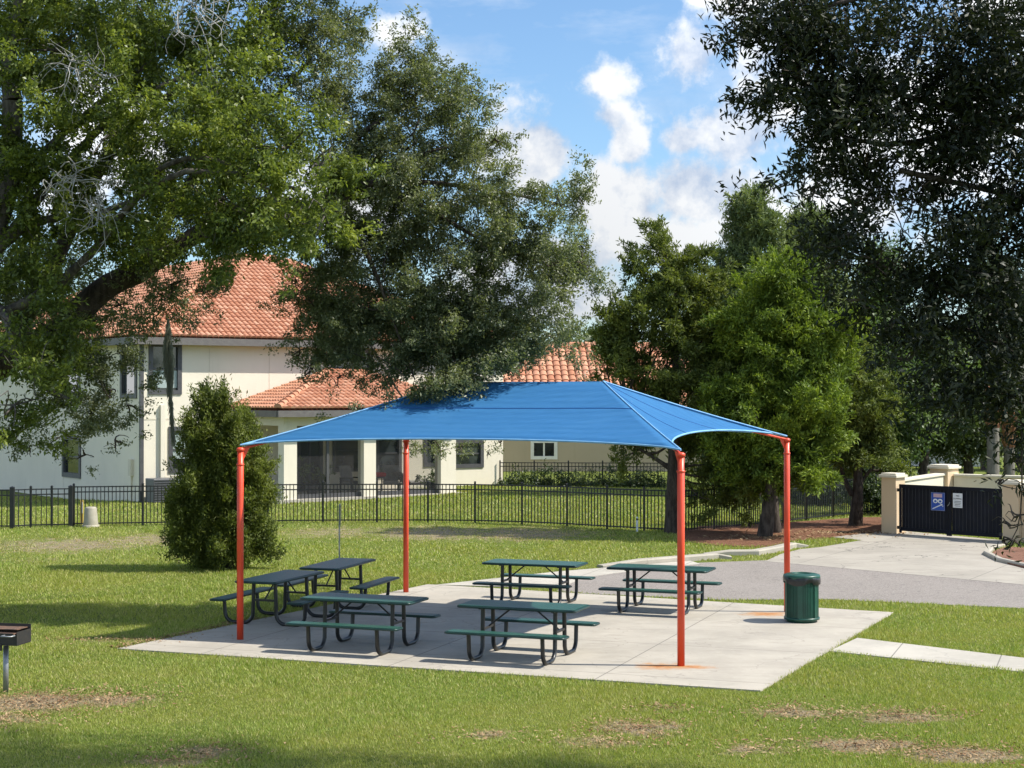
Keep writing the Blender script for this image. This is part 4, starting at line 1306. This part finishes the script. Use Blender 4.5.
# ------------------------------------------------------------------ foliage
def foliage(blobs, n_cl, per, ll, lw, spread, droop=.25, shell=.55, up=.35, flat=1.0, bough=(.7, .20, 9), tip=0.0):
    """leaf quads: blobs = [(centre, radii, weight)], clusters thrown through each blob, leaves round each cluster"""
    wts = np.array([b[2] * (b[1][0] * b[1][1] * b[1][2]) ** .8 for b in blobs]); wts = wts / wts.sum()
    cnt = rng.multinomial(n_cl, wts)
    C, O = [], []
    blen, brad, bn = bough
    for (c, r, w), n in zip(blobs, cnt):
        if n == 0: continue
        r = np.asarray(r); nb = max(2, int(n / bn))
        d = rng.normal(size=(nb, 3)); d /= np.linalg.norm(d, axis=1)[:, None]
        rad = (1 - shell) * rng.random(nb) ** .5 + shell * rng.uniform(.35, 1.02, nb)
        bc = np.asarray(c) + d * rad[:, None] * r
        bd = d * .9 + rng.normal(0, .35, (nb, 3)); bd[:, 2] += up * .8; bd /= np.linalg.norm(bd, axis=1)[:, None]
        bl = blen * rng.uniform(.55, 1.25, nb); k = rng.integers(0, nb, n)
        s = rng.uniform(-.75, .75, n)
        thick = brad * (1.0 - .55 * np.clip(s + .1, 0, 1))
        jit = rng.normal(0, 1, (n, 3)) * np.array([1, 1, flat])
        C.append(bc[k] + bd[k] * (s * bl[k])[:, None] + jit * thick[:, None]); O.append(bd[k])
    C = np.concatenate(C); O = np.concatenate(O); n = len(C)
    # each cluster is a short twig pointing outwards with leaves along it
    tw = O + rng.normal(0, .55, (n, 3)); tw[:, 2] += up * .5; tw /= np.linalg.norm(tw, axis=1)[:, None]
    m = n * per
    s = rng.uniform(-.6, 1.0, (n, per))
    size = spread * (.6 + .8 * rng.random(n))
    P = C[:, None] + tw[:, None] * (s * size[:, None])[..., None] + rng.normal(0, .34, (n, per, 3)) * (size[:, None] * (1.05 - tip * np.clip(s, 0, 1)))[..., None] * np.array([1, 1, flat])
    P = P.reshape(m, 3); T = np.repeat(tw, per, 0)
    ax = T * .8 + rng.normal(0, .75, (m, 3)); ax[:, 2] -= droop
    ax /= np.linalg.norm(ax, axis=1)[:, None]
    nr = rng.normal(0, .7, (m, 3)); nr[:, 2] += .75
    sd = np.cross(ax, nr); sd /= np.linalg.norm(sd, axis=1)[:, None] + 1e-9
    nn = np.cross(sd, ax)
    L = ll * (.6 + .7 * rng.random(m))[:, None]; Wd = lw * (.65 + .6 * rng.random(m))[:, None]
    v = np.empty((m, 4, 3))
    v[:, 0] = P; v[:, 1] = P + ax * L * .5 + sd * Wd * .5 + nn * Wd * .15
    v[:, 2] = P + ax * L - nn * L * .12; v[:, 3] = P + ax * L * .5 - sd * Wd * .5 + nn * Wd * .15
    return v.reshape(-1, 3)

def limb(m, a, b, r0, r1, sag=0.0, wob=.12, n=8, k=8):
    a, b = Vector(a), Vector(b); L = (b - a).length
    pts, rs = [], []
    w = [Vector(rng.normal(0, 1, 3)) for _ in range(2)]
    for i in range(n + 1):
        t = i / n
        p = a.lerp(b, t) + Vector((0, 0, sag * 4 * t * (1 - t))) + (w[0] * math.sin(math.pi * t) + w[1] * math.sin(2 * math.pi * t)) * wob * L * .12
        pts.append(p); rs.append(r0 + (r1 - r0) * t ** .8)
    m.tube(pts, rs, k)
    return pts

def twigs(t, base, mat, blobs, per_blob, r=.02, n=4):
    for (c, rad, w) in blobs[:90]:
        m = MB()
        for _ in range(per_blob):
            d = Vector(rng.normal(size=3)).normalized()
            e = Vector(c) + Vector((d.x * rad[0], d.y * rad[1], d.z * rad[2])) * rng.uniform(.6, .98)
            limb(m, Vector(c), e, r, r * .25, .0, .5, 5, n)
        m.build('branch', M[mat], t, base)

def PB(lst, d0, rz):
    """crown lobes placed from the photo: (px, py, rx px, ry px, distance offset, weight)"""
    out = []
    for q in lst:
        px, py, rx, ry = q[:4]; d = d0 + (q[4] if len(q) > 4 else 0); w = q[5] if len(q) > 5 else 1
        k = d / FPX
        out.append((W(px, py, d), (rx * k, rz if not (len(q) > 6) else q[6], ry * k), w))
    return out

def oak_left():
    base = Vector((-9.6, 26.3, 0))
    t = thing('live_oak', 'bright green live oak overhanging the top left corner, trunk at the left edge', 'tree', base)
    B = PB([(50, 50, 95, 80), (150, 35, 100, 65, .4), (240, 40, 75, 55, .3), (120, 130, 105, 70, -.6), (215, 125, 75, 60, -1.1), (285, 150, 50, 45, -1.4),
            (320, 165, 32, 38, -1.5), (325, 215, 26, 34, -1.6), (290, 225, 50, 42, -1.3), (215, 200, 85, 52, -.9), (240, 235, 50, 24, -.6), (120, 220, 70, 42, .2), (30, 180, 55, 60), (30, 250, 45, 45), (150, 250, 40, 24, -.3, .8),
            (18, 335, 34, 34, -1.4), (32, 368, 36, 36, -1.6), (14, 405, 32, 30, -1.3), (50, 330, 28, 20, -.5, .6), (2, 436, 18, 12, -1.4, .5),
            (-90, 60, 110, 110), (-110, 230, 110, 100), (-90, 360, 80, 70), (60, -70, 140, 80), (220, -70, 110, 60), (-120, -100, 120, 100)], 26, 1.45)
    m = MB()
    top = W(12, 100, 26)
    p = limb(m, base - Vector((0, 0, .15)), W(-35, 330, 26.2), .36, .27, 0, .15, 8, 12)
    p2 = limb(m, p[-1], top, .25, .17, 0, .2)
    limb(m, p2[-1], W(18, -80, 26), .16, .07, 0, .3)
    for (px, py, dd) in ((150, 190, 25.6), (300, 190, 24.7), (150, 60, 26.2), (240, 60, 26.2), (40, 380, 24.6)):
        limb(m, p2[int(rng.integers(0, 5))], W(px, py, dd), .10, .03, .5, .35)
    limb(m, p[-2], W(70, 400, 25), .10, .03, .4, .3)
    # visible arching branch, pale above the roof
    limb(m, W(150, 175, 25.2), W(280, 205, 24.4), .05, .018, .35, .3)
    m.build('trunk', M['oak_bark'], t, base)
    twigs(t, base, 'oak_bark', B[:25], 6, .022)
    for (px, py) in ((60, 175), (70, 60), (95, 195), (190, 10)):
        b = MB()
        for _ in range(14):
            a = W(px + rng.normal(0, 8), py + rng.normal(0, 6), 24.6); e = a + Vector((rng.normal(.25, .35), rng.normal(0, .3), rng.normal(-.35, .35)))
            q = limb(b, a, e, .012, .004, 0, .8, 6, 4)
            for _ in range(2): limb(b, q[3], q[3] + Vector(rng.normal(0, .25, 3)), .007, .003, 0, .8, 4, 3)
        b.build('bare_twigs', M['pale_twig'], t, base)
    v = foliage(B, 3700, 48, .090, .042, .19, flat=.7, bough=(.80, .17, 11))
    np_mesh('crown', v, 4, M['oak_leaf'], t, base)

def oak_centre():
    base = Vector((-10.2, 29.2, 0))
    t = thing('live_oak', 'grey green live oak whose long limb reaches over the blue canopy', 'tree', base)
    B = PB([(310, 30, 50, 45, 0), (345, 20, 26, 26), (330, 95, 45, 45), (395, 100, 45, 36), (425, 72, 26, 28), (445, 105, 30, 24, .3), (472, 92, 14, 14), (405, 150, 62, 50), (465, 150, 42, 26), (495, 138, 18, 14),
            (350, 170, 55, 50, .3), (430, 205, 62, 46), (490, 195, 36, 28), (525, 245, 42, 34), (560, 205, 26, 18), (578, 195, 16, 12), (555, 262, 40, 26), (582, 262, 16, 16, .2), (480, 250, 55, 42), (395, 240, 62, 52), (340, 250, 45, 45), (320, 305, 36, 32),
            (380, 310, 55, 44, 0, 1.5), (450, 305, 60, 42, 0, 1.5), (520, 310, 45, 32, 0, 1.2), (350, 325, 40, 30, .2, 1.6), (420, 335, 40, 24, .3, 1.6), (475, 335, 30, 20, .2, 1.5), (558, 335, 20, 16), (500, 345, 45, 26), (440, 355, 50, 34, -.3), (395, 365, 36, 30, -.5), (415, 392, 32, 20, -.8), (455, 378, 30, 18, -.6), (350, 350, 26, 24, -.2),
            (300, 350, 16, 14, 0, .5), (312, 370, 10, 12, 0, .4), (338, 378, 14, 8, 0, .5), (540, 345, 24, 14), (515, 358, 20, 12), (295, 295, 20, 25), (205, 290, 22, 18, -.2, .7), (170, 285, 36, 24, -.4, .7), (120, 305, 28, 18, 0, .6), (40, 300, 45, 22, .3, .8), (85, 322, 32, 18, .2, .8), (20, 330, 40, 20, .5, .7), (130, 355, 18, 20, 0, .5), (75, 392, 28, 30, -1.0, .6), (92, 415, 24, 24, -.9, .6), (65, 435, 18, 18, -.8, .5), (110, 390, 24, 20, -.7, .6), (128, 405, 14, 20, -.6, .5), (75, 350, 36, 26, -.6, .6), (115, 440, 6, 10, -.6, .4), (85, 455, 10, 10, -.6, .4), (30, 450, 10, 8, -1, .4), (215, 215, 55, 40, 1.2), (250, 130, 60, 60, 1.0), (170, 180, 60, 60, 1.5)], 27.6, 1.3)
    B += PB([(438, 450, 18, 10), (460, 447, 14, 8), (415, 445, 10, 8), (500, 442, 5, 13), (488, 452, 4, 8)], 32.5, .45)
    B = [(c, r, w * (.45 if c[1] > 31.5 else 1)) for c, r, w in B]
    off = PB([(300, -60, 120, 60), (180, 100, 80, 80, 1.5), (60, 280, 90, 50, 1.5), (-60, 100, 120, 120, 1.5), (-150, 300, 120, 90, 1), (60, 0, 120, 90, 1.5)], 28, 1.3)
    m = MB()
    p = limb(m, base - Vector((0, 0, .15)), W(-60, 400, 28.6), .42, .34, 0, .1, 8, 12)
    f = limb(m, p[-1], W(62, 332, 27.6), .31, .25, .1, .1, 6, 12)
    f = limb(m, f[-1], W(140, 272, 27.5), .25, .19, .15, .2, 6, 12)
    f2 = limb(m, f[-1], W(330, 215, 27.4), .17, .11, .4, .25, 10)
    for (px, py, dd) in ((425, 80, 27.6), (470, 145, 27.6), (565, 205, 27.6), (545, 265, 27.5), (500, 330, 27.5), (415, 380, 27.0)):
        f3 = limb(m, f2[-1 - int(rng.integers(0, 3))], W(px, py, dd), .085, .012, .35, .3, 10)
        for _ in range(3):
            q = f3[int(rng.integers(3, 9))]; limb(m, q, q + Vector(rng.normal(0, .55, 3)), .025, .008, 0, .5, 5, 5)
    f4 = limb(m, p[-1], W(180, 90, 29), .2, .08, .3, .3)
    limb(m, f[-1], W(310, 60, 27.6), .12, .03, .4, .3)
    limb(m, f2[5], W(440, 447, 32.3), .05, .012, .8, .3)
    m.build('trunk', M['dark_bark'], t, base)
    twigs(t, base, 'dark_bark', B, 5, .016)
    v = np.concatenate([foliage(B, 7200, 50, .064, .027, .15, flat=.7, bough=(.80, .13, 13)), foliage(off, 1800, 40, .09, .04, .4)])
    np_mesh('crown', v, 4, M['oak_leaf_grey'], t, base)
    # Spanish moss strand hanging from a twig
    a = W(168, 318, 27); ml = 2.05
    mo = thing('hanging_moss', 'grey green strand of moss hanging from the oak in front of the upper window', 'moss', a)
    n = 2600; s = rng.random(n) ** .8
    rad = .075 * np.sin(np.pi * np.clip(s / .62, 0, 1)) + .018
    an = rng.uniform(0, 2 * np.pi, n)
    P = np.stack([rad * np.cos(an) * rng.random(n) + .10 * s ** 2, rad * np.sin(an) * rng.random(n), -s * ml], 1)
    d = np.stack([rng.normal(0, .02, n), rng.normal(0, .02, n), -.10 - .06 * rng.random(n)], 1); sd = np.stack([np.cos(an), np.sin(an), 0 * an], 1) * .006
    v = np.stack([P - sd, P + sd, P + d + sd * .4, P + d - sd * .4], 1).reshape(-1, 3)
    np_mesh('strands', v, 4, M['moss'], mo)

def oak_right():
    base = Vector((6.3, 11.6, 0))
    t = thing('live_oak', 'dark leafy live oak close by, hanging into the top right of the view', 'tree', base)
    B = PB([(790, 18, 55, 28), (740, 12, 22, 14), (735, 30, 14, 10), (850, 40, 70, 50), (945, 40, 80, 55), (1010, 60, 60, 70), (800, 80, 40, 32, -.1), (765, 100, 14, 14), (870, 110, 62, 45), (960, 130, 70, 55), (830, 135, 36, 30), (800, 165, 16, 18), (870, 165, 40, 22), (1015, 180, 45, 60),
            (855, 205, 18, 26), (845, 235, 16, 16), (835, 265, 12, 20), (870, 260, 22, 26), (860, 300, 20, 22), (905, 275, 28, 28), (950, 265, 38, 40), (1000, 275, 45, 50), (925, 320, 40, 36), (985, 340, 52, 48), (890, 325, 16, 24), (905, 360, 22, 18), (950, 385, 38, 30), (1008, 395, 34, 30), (965, 410, 16, 14, 0, .5), (1024, 425, 14, 26, 0, .7),
            (965, 225, 30, 16), (1005, 235, 30, 20), (1014, 458, 10, 10, 0, .5), (1000, 482, 9, 5, 0, .35), (1019, 515, 5, 12, 0, .4), (1010, 525, 5, 8, 0, .35), (1003, 540, 6, 5, 0, .35), (925, 185, 20, 10), (785, 45, 20, 20), (812, 190, 7, 6), (785, 185, 5, 4)], 11.0, .62)
    B = [(c, r, w * (.75 if c[2] < 4.75 else 1.0)) for c, r, w in B]
    off = PB([(1080, 100, 60, 160), (1100, 330, 60, 120), (900, -60, 180, 60, 1.0), (1100, -100, 140, 90, .5)], 11.5, 1.0)
    hi = [((-1.8, 16.6, 9.9), (1.8, 1.0, .8), .6), ((.8, 16.7, 10.2), (1.8, 1.0, .9), .7), ((3.4, 16.2, 10.3), (1.9, 1.3, 1.0), .8), ((5.6, 16.0, 9.7), (1.6, 1.4, 1.0), .7), ((3.4, 13, 9.3), (3.0, 2.0, .9), .4), ((7.4, 15.4, 8.5), (1.5, 1.3, 1.2), .6)]
    m = MB()
    p = limb(m, base - Vector((0, 0, .15)), Vector((5.6, 11.6, 4.2)), .34, .26, 0, .1, 8, 12)
    q = limb(m, p[-1], Vector((4.6, 11.8, 7.6)), .22, .14, 0, .2, 8)
    for (px, py, dd) in ((760, 20, 11), (800, 80, 11), (830, 130, 11), (960, 130, 11)):
        limb(m, q[int(rng.integers(2, 8))], W(px, py, dd), .07, .008, .2, .3, 10, 6)
    for (px, py, dd) in ((850, 250, 11), (890, 330, 11), (960, 270, 11), (950, 390, 11), (1015, 430, 11)):
        limb(m, p[-1 - int(rng.integers(0, 3))], W(px, py, dd), .05, .006, .2, .3, 10, 6)
    limb(m, W(1022, 425, 11), W(1005, 545, 11), .008, .003, 0, .4, 8, 5)
    limb(m, W(900, 170, 11), W(1024, 200, 11.1), .02, .02, 0, .3, 6, 5)
    for c, r, w in hi: limb(m, q[-1], c, .08, .02, .5, .3, 8, 6)
    m.build('trunk', M['dark_bark'], t, base)
    twigs(t, base, 'dark_bark', B, 6, .008, 4)
    b = MB()
    for _ in range(26):
        a = W(rng.uniform(870, 960), rng.uniform(180, 240), 11); limb(b, a, a + Vector((rng.normal(0, .25), rng.normal(0, .1), rng.normal(0, .22))), .006, .002, 0, .6, 5, 4)
    b.build('bare_twigs', M['dark_bark'], t, base)
    v = np.concatenate([foliage(B, 2450, 19, .066, .0205, .10, flat=.9, shell=.45, bough=(.36, .075, 8)), foliage(off, 1100, 26, .065, .024, .26), foliage(hi, 2400, 30, .075, .03, .34)])
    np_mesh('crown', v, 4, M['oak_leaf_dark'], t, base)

def conifer(name, label, base, B, n_cl, per, mat, ll=.15, lw=.045, spread=.34, trunks=(), group=None, up=.55, tip=.6, bark='dark_bark'):
    t = thing(name, label, 'tree', base, 0, group)
    m = MB()
    for tr in trunks:
        pts = limb(m, tr[0], tr[1], tr[2], tr[3], 0, .12, 10, 9)
    for (c, r, w) in B:
        a = min((Vector(p) for p in pts), key=lambda q: (q - Vector(c)).length + abs(q.z - c[2] + .6))
        limb(m, a, c, .05, .015, -.1, .3, 5, 5)
    m.build('trunk', M[bark], t, base)
    v = foliage(B, int(n_cl * .68), per, ll, lw, spread * .62, droop=-.2, up=up, tip=tip, shell=.75, flat=.6, bough=((1.0, .16, 14) if spread < .4 else (.75, .24, 11)))
    np_mesh('crown', v, 4, M[mat], t, base)
    return t

def trees_right():
    # cedar left of the right rear post
    b = G(672, 533); d = b.y
    B = PB([(672, 268, 26, 26), (645, 290, 26, 26), (700, 285, 22, 28), (630, 325, 30, 28), (672, 325, 36, 34), (712, 330, 26, 30), (625, 365, 28, 24), (668, 380, 40, 30), (715, 385, 30, 30), (640, 400, 26, 14), (610, 350, 14, 14), (690, 430, 28, 20), (645, 445, 18, 12, .5), (625, 455, 14, 8, .5), (650, 258, 10, 12), (668, 248, 10, 12), (690, 258, 8, 14), (735, 360, 16, 20), (725, 455, 28, 22), (705, 472, 18, 16), (735, 490, 24, 16, -.2), (712, 500, 16, 8, -.2, .6), (752, 478, 22, 16, -.3)], d, 1.15)
    conifer('cedar_tree', 'broad olive green cedar rising behind the right end of the blue canopy', b, B, 3600, 34, 'cedar_leaf_olive',
            trunks=[(b - Vector((0, 0, .1)), W(675, 262, d), .24, .03), (W(672, 470, d), W(625, 440, d + .5), .08, .02)], group='cedars beside the gate')
    b = G(764, 537); d = b.y
    B = PB([(775, 290, 24, 18), (760, 315, 28, 24), (800, 310, 26, 24), (785, 345, 40, 30), (825, 345, 18, 26), (825, 385, 22, 26), (745, 395, 28, 22, -.5), (790, 395, 40, 34, -.4), (760, 440, 34, 30, -.3), (815, 425, 28, 28), (805, 460, 24, 22), (740, 462, 26, 20), (770, 470, 22, 14), (725, 440, 20, 18), (812, 478, 14, 10, -.3, .6), (835, 320, 8, 14), (800, 285, 10, 12), (735, 340, 16, 18)], d, 1.1)
    conifer('cedar_tree', 'sunlit yellow green cedar with two dark trunks between the canopy post and gate', b, B, 4600, 36, 'cedar_leaf', spread=.36,
            trunks=[(b - Vector((0, 0, .1)), W(775, 300, d), .23, .03), (G(776, 533), W(790, 330, d), .17, .03)], group='cedars beside the gate')
    b = G(855, 526); d = b.y
    B = PB([(850, 395, 24, 26), (868, 420, 26, 24), (838, 430, 16, 22), (880, 445, 22, 18), (855, 455, 26, 16), (848, 360, 16, 22), (890, 465, 12, 10), (872, 385, 20, 20)], d, 1.1)
    conifer('cedar_tree', 'dull olive cedar with a leaning dark trunk on the mulch just left of the gate', b, B, 1700, 30, 'cedar_leaf_olive',
            trunks=[(b - Vector((0, 0, .1)), W(858, 400, d), .23, .04), (W(852, 495, d), W(832, 440, d), .09, .03), (W(856, 490, d), W(885, 450, d), .07, .03)], group='cedars beside the gate')
    d = 60.0
    B = PB([(752, 200, 7, 12), (747, 225, 15, 18), (765, 230, 10, 18), (745, 258, 22, 20), (768, 265, 16, 20), (735, 290, 22, 22), (765, 300, 24, 24), (740, 330, 26, 26), (770, 345, 26, 26), (728, 310, 14, 16), (760, 380, 36, 26), (730, 265, 8, 10)], d, 1.2)
    b = Vector((W(755, 400, d).x, d, 0))
    conifer('conifer_tree', 'tallest pale green pointed conifer against the clouds', b, B, 4200, 30, 'conifer_leaf', .20, .06, .45, [(b, W(752, 195, d), .22, .02)], 'conifers behind the cedars', .8)
    d = 62.0
    B = PB([(805, 232, 14, 16), (795, 255, 16, 18), (820, 250, 14, 20), (800, 285, 22, 20), (825, 290, 20, 22), (810, 320, 26, 24), (830, 345, 26, 28), (785, 300, 14, 18), (812, 215, 6, 8)], d, 1.2)
    b = Vector((W(808, 400, d).x, d, 0))
    conifer('conifer_tree', 'shorter blue green conifer right of the tallest one, touching the dark oak leaves', b, B, 3000, 30, 'conifer_leaf', .20, .06, .45, [(b, W(808, 225, d), .22, .02)], 'conifers behind the cedars', .8)

def broad(label, px, d, top, w, mat, n_cl, per=34, ll=.16, lw=.08, low=470, seed_px=None):
    b = Vector((W(px, 400, d).x, d, 0)); L = []
    hh = low - top
    for i in range(9):
        f = rng.random(); ry = hh * .17
        L.append((px + rng.normal(0, w * .42) * (1 - .45 * f), low - ry - f * (hh - 2 * ry), w * .42 * (1 - .35 * f), ry * 1.1, rng.normal(0, .8)))
    L.append((px, top + hh * .14, w * .3, hh * .14))
    B = PB(L, d, w / FPX * d * .45)
    t = thing('broadleaf_tree', label, 'tree', b, 0, 'trees behind the gate')
    m = MB(); pts = limb(m, b - Vector((0, 0, .1)), W(px, top + hh * .3, d), .26, .05, 0, .2, 9, 8)
    for c, r, wt in B: limb(m, pts[int(rng.integers(3, 9))], c, .06, .02, .2, .3, 5, 5)
    m.build('trunk', M['dark_bark'], t, b)
    np_mesh('crown', foliage(B, n_cl, per, ll, lw, .5), 4, M[mat], t, b)

def palms():
    for (px, top_py, d, lab) in ((993, 425, 54, 'left hand palm trunk of the pair, grey with rusty boots, behind the wall'), (1009, 445, 60, 'right hand palm trunk of the pair behind the enclosure wall, half hidden by leaves')):
        b = Vector((W(px, 400, d).x, d, 0)); top = W(px, top_py, d)
        h = top.z
        t = thing('palm_tree', lab, 'tree', b, 0, 'palms behind the wall')
        m = MB(); n = 26
        m.lathe((0, 0, 0), [(.20 + .05 * math.exp(-i / 4) + .008 * (i % 2), h * i / n - .1) for i in range(n + 1)], 14); m.build('trunk', M['palm_bark'], t)
        m = MB()
        for k in range(40):
            z = h + 1.35 * k / 40; a = k * 2.4; c = Vector((.20 * math.cos(a), .20 * math.sin(a), z))
            m.box(c, (.07, .14, .40), Matrix.Rotation(a, 3, 'Z') @ Matrix.Rotation(R(22), 3, 'Y'))
        m.build('boots', M['palm_boot'], t)
        v = []
        for k in range(26):
            a = rng.uniform(0, 2 * math.pi); el = R(rng.uniform(-35, 60)); o = Vector((0, 0, h + 1.4))
            d1 = Vector((math.cos(a) * math.cos(el), math.sin(a) * math.cos(el), math.sin(el))); L = rng.uniform(.7, 1.0)
            hub = o + d1 * L; side = d1.cross(Vector((0, 0, 1))).normalized(); upv = side.cross(d1)
            for j in range(17):
                f = R(-80 + 10 * j); q = d1 * math.cos(f) + side * math.sin(f) - Vector((0, 0, .18)); s2 = (upv.cross(q)).normalized() * .028
                ln = .75 * (.7 + .3 * math.cos(f))
                v += [hub - s2 * .5, hub + q * ln * .5 - s2, hub + q * ln - Vector((0, 0, .12)), hub + q * ln * .5 + s2]
        np_mesh('crown', np.array([tuple(p) for p in v]), 4, M['broad_leaf'], t)

def bush():
    b = G(222, 569); d = b.y
    B = PB([(212, 402, 5, 10, 0, 2), (220, 410, 4, 9, 0, 2), (204, 412, 5, 9, 0, 2), (240, 428, 5, 10, 0, 2), (188, 436, 5, 10, 0, 2), (262, 440, 5, 12, 0, 2), (212, 425, 14, 14), (205, 438, 18, 18), (232, 440, 18, 18), (198, 458, 22, 22), (235, 460, 24, 24), (256, 468, 16, 28), (190, 485, 26, 26), (225, 490, 30, 28), (255, 500, 20, 30), (185, 515, 22, 24), (215, 525, 34, 24), (250, 530, 24, 22), (180, 540, 22, 16), (210, 550, 32, 16), (245, 552, 24, 14), (272, 485, 7, 22), (272, 520, 6, 18), (168, 500, 5, 12, 0, 2), (165, 540, 8, 10), (276, 545, 5, 10, 0, 2)], d, .66)
    B = [(Vector((b.x + (c.x - b.x) * .80, c.y, c.z)), (r[0] * .84, r[1], r[2] * .92), w) for c, r, w in B]
    t = thing('conifer_bush', 'rounded dark conifer bush on the lawn left of the front post', 'bush', b)
    m = MB()
    for k in range(7): limb(m, b + Vector((rng.normal(0, .12), rng.normal(0, .12), -.05)), Vector(B[int(rng.integers(1, 12))][0]), .06, .015, 0, .2, 6, 6)
    m.build('stems', M['dark_bark'], t, b)
    np_mesh('foliage', foliage(B, 3000, 34, .095, .030, .19, droop=-.35, up=1.3, tip=.7, shell=.6, bough=(.55, .085, 16)), 4, M['cedar_leaf_olive'], t, b)

def shrubs():
    for i in range(12):
        px = 511 + i * 13.2 + rng.normal(0, 1.5); b = G(px, 489 + .12 * i, 0)
        sc = rng.uniform(.62, .9)
        labs = 'small clipped green shrub in the row before the far fence'
        t = thing('shrub', labs, 'shrub', b, 0, 'row of clipped shrubs before the far fence')
        m = MB()
        for k in range(4): limb(m, b, b + Vector((rng.normal(0, .12), rng.normal(0, .12), .35)), .02, .008, 0, .2, 4, 5)
        m.build('stems', M['dark_bark'], t, b)
        np_mesh('foliage', foliage([(b + Vector((0, 0, .32 * sc)), (.27 * sc, .27 * sc, .32 * sc), 1)], 60, 16, .11, .05, .16), 4, M['hedge_leaf'], t, b)
    for (px, py, w, h, lab) in ((822, 505, .95, 1.0, 'dark square hedge clump behind the fence left of the leaning trunk'), (872, 514, 1.0, 1.3, 'tall black green hedge between the leaning trunk and the gate pillar'), (836, 503, .5, .9, 'narrow dark shrub between the square hedge and the leaning trunk')):
        b = G(px, py)
        t = thing('hedge', lab, 'hedge', b, 0, 'dark hedges by the gate')
        B = [(b + Vector((rng.normal(0, w * .4), rng.normal(0, .25), h * f)), (w * .5, .45, h * .32), 1) for f in (.25, .3, .55, .6, .85, .9)]
        m = MB()
        for k in range(5): limb(m, b + Vector((rng.normal(0, w * .3), 0, -.05)), B[k][0], .03, .01, 0, .2, 4, 5)
        m.build('stems', M['dark_bark'], t, b)
        np_mesh('foliage', foliage(B, 420, 22, .10, .05, .2), 4, M['hedge_leaf'], t, b)

big_house()
far_house()
right_house()
enclosure()
oak_left()
oak_centre()
oak_right()
trees_right()
bush()
palms()
shrubs()
for a in [('pale green spreading tree seen through gaps in the dark oak leaves', 872, 66, 232, 44, 'broad_leaf', 1300),
          ('bright leafy tree behind the leaning cedar left of the gate', 885, 58, 330, 40, 'broad_leaf', 1100),
          ('dark tree with a black trunk just behind the corner pillar', 922, 62, 320, 52, 'dull_leaf', 1500),
          ('dull green tree behind the rear wall near the palm trunks', 965, 64, 330, 50, 'dull_leaf', 1500),
          ('dark tree at the right edge behind the palm trunks', 1024, 70, 270, 60, 'dull_leaf', 1600),
          ('tall dull tree filling the gap above the palms', 985, 82, 230, 60, 'dull_leaf', 1500),
          ('dark green tree behind the two cedars', 720, 66, 300, 50, 'dull_leaf', 1400),
          ('low rounded tree behind the tan house roof, left of the cedar', 610, 92, 335, 34, 'broad_leaf', 900)]:
    broad(*a)

def far_woods():
    L = []
    for i in range(46):
        px = 480 + i * 13; top = 350 + 12 * math.sin(i * 1.3) + rng.normal(0, 5) - (14 if 560 < px < 620 else 0)
        L.append((px, top + 26, 16, 26, rng.normal(0, 6))); L.append((px + 5, top + 65, 18, 30, rng.normal(0, 6)))
    for i in range(20): L.append((-60 + i * 28, 372, 26, 24, 10 + rng.normal(0, 6)))
    B = PB(L, 170, 4.0)
    struct(np_mesh('far_woods', foliage(B, 5200, 18, .75, .5, 1.3), 4, M['dull_leaf']), 'stuff', 'distant band of woods along the horizon behind the houses', 'woods')
far_woods()
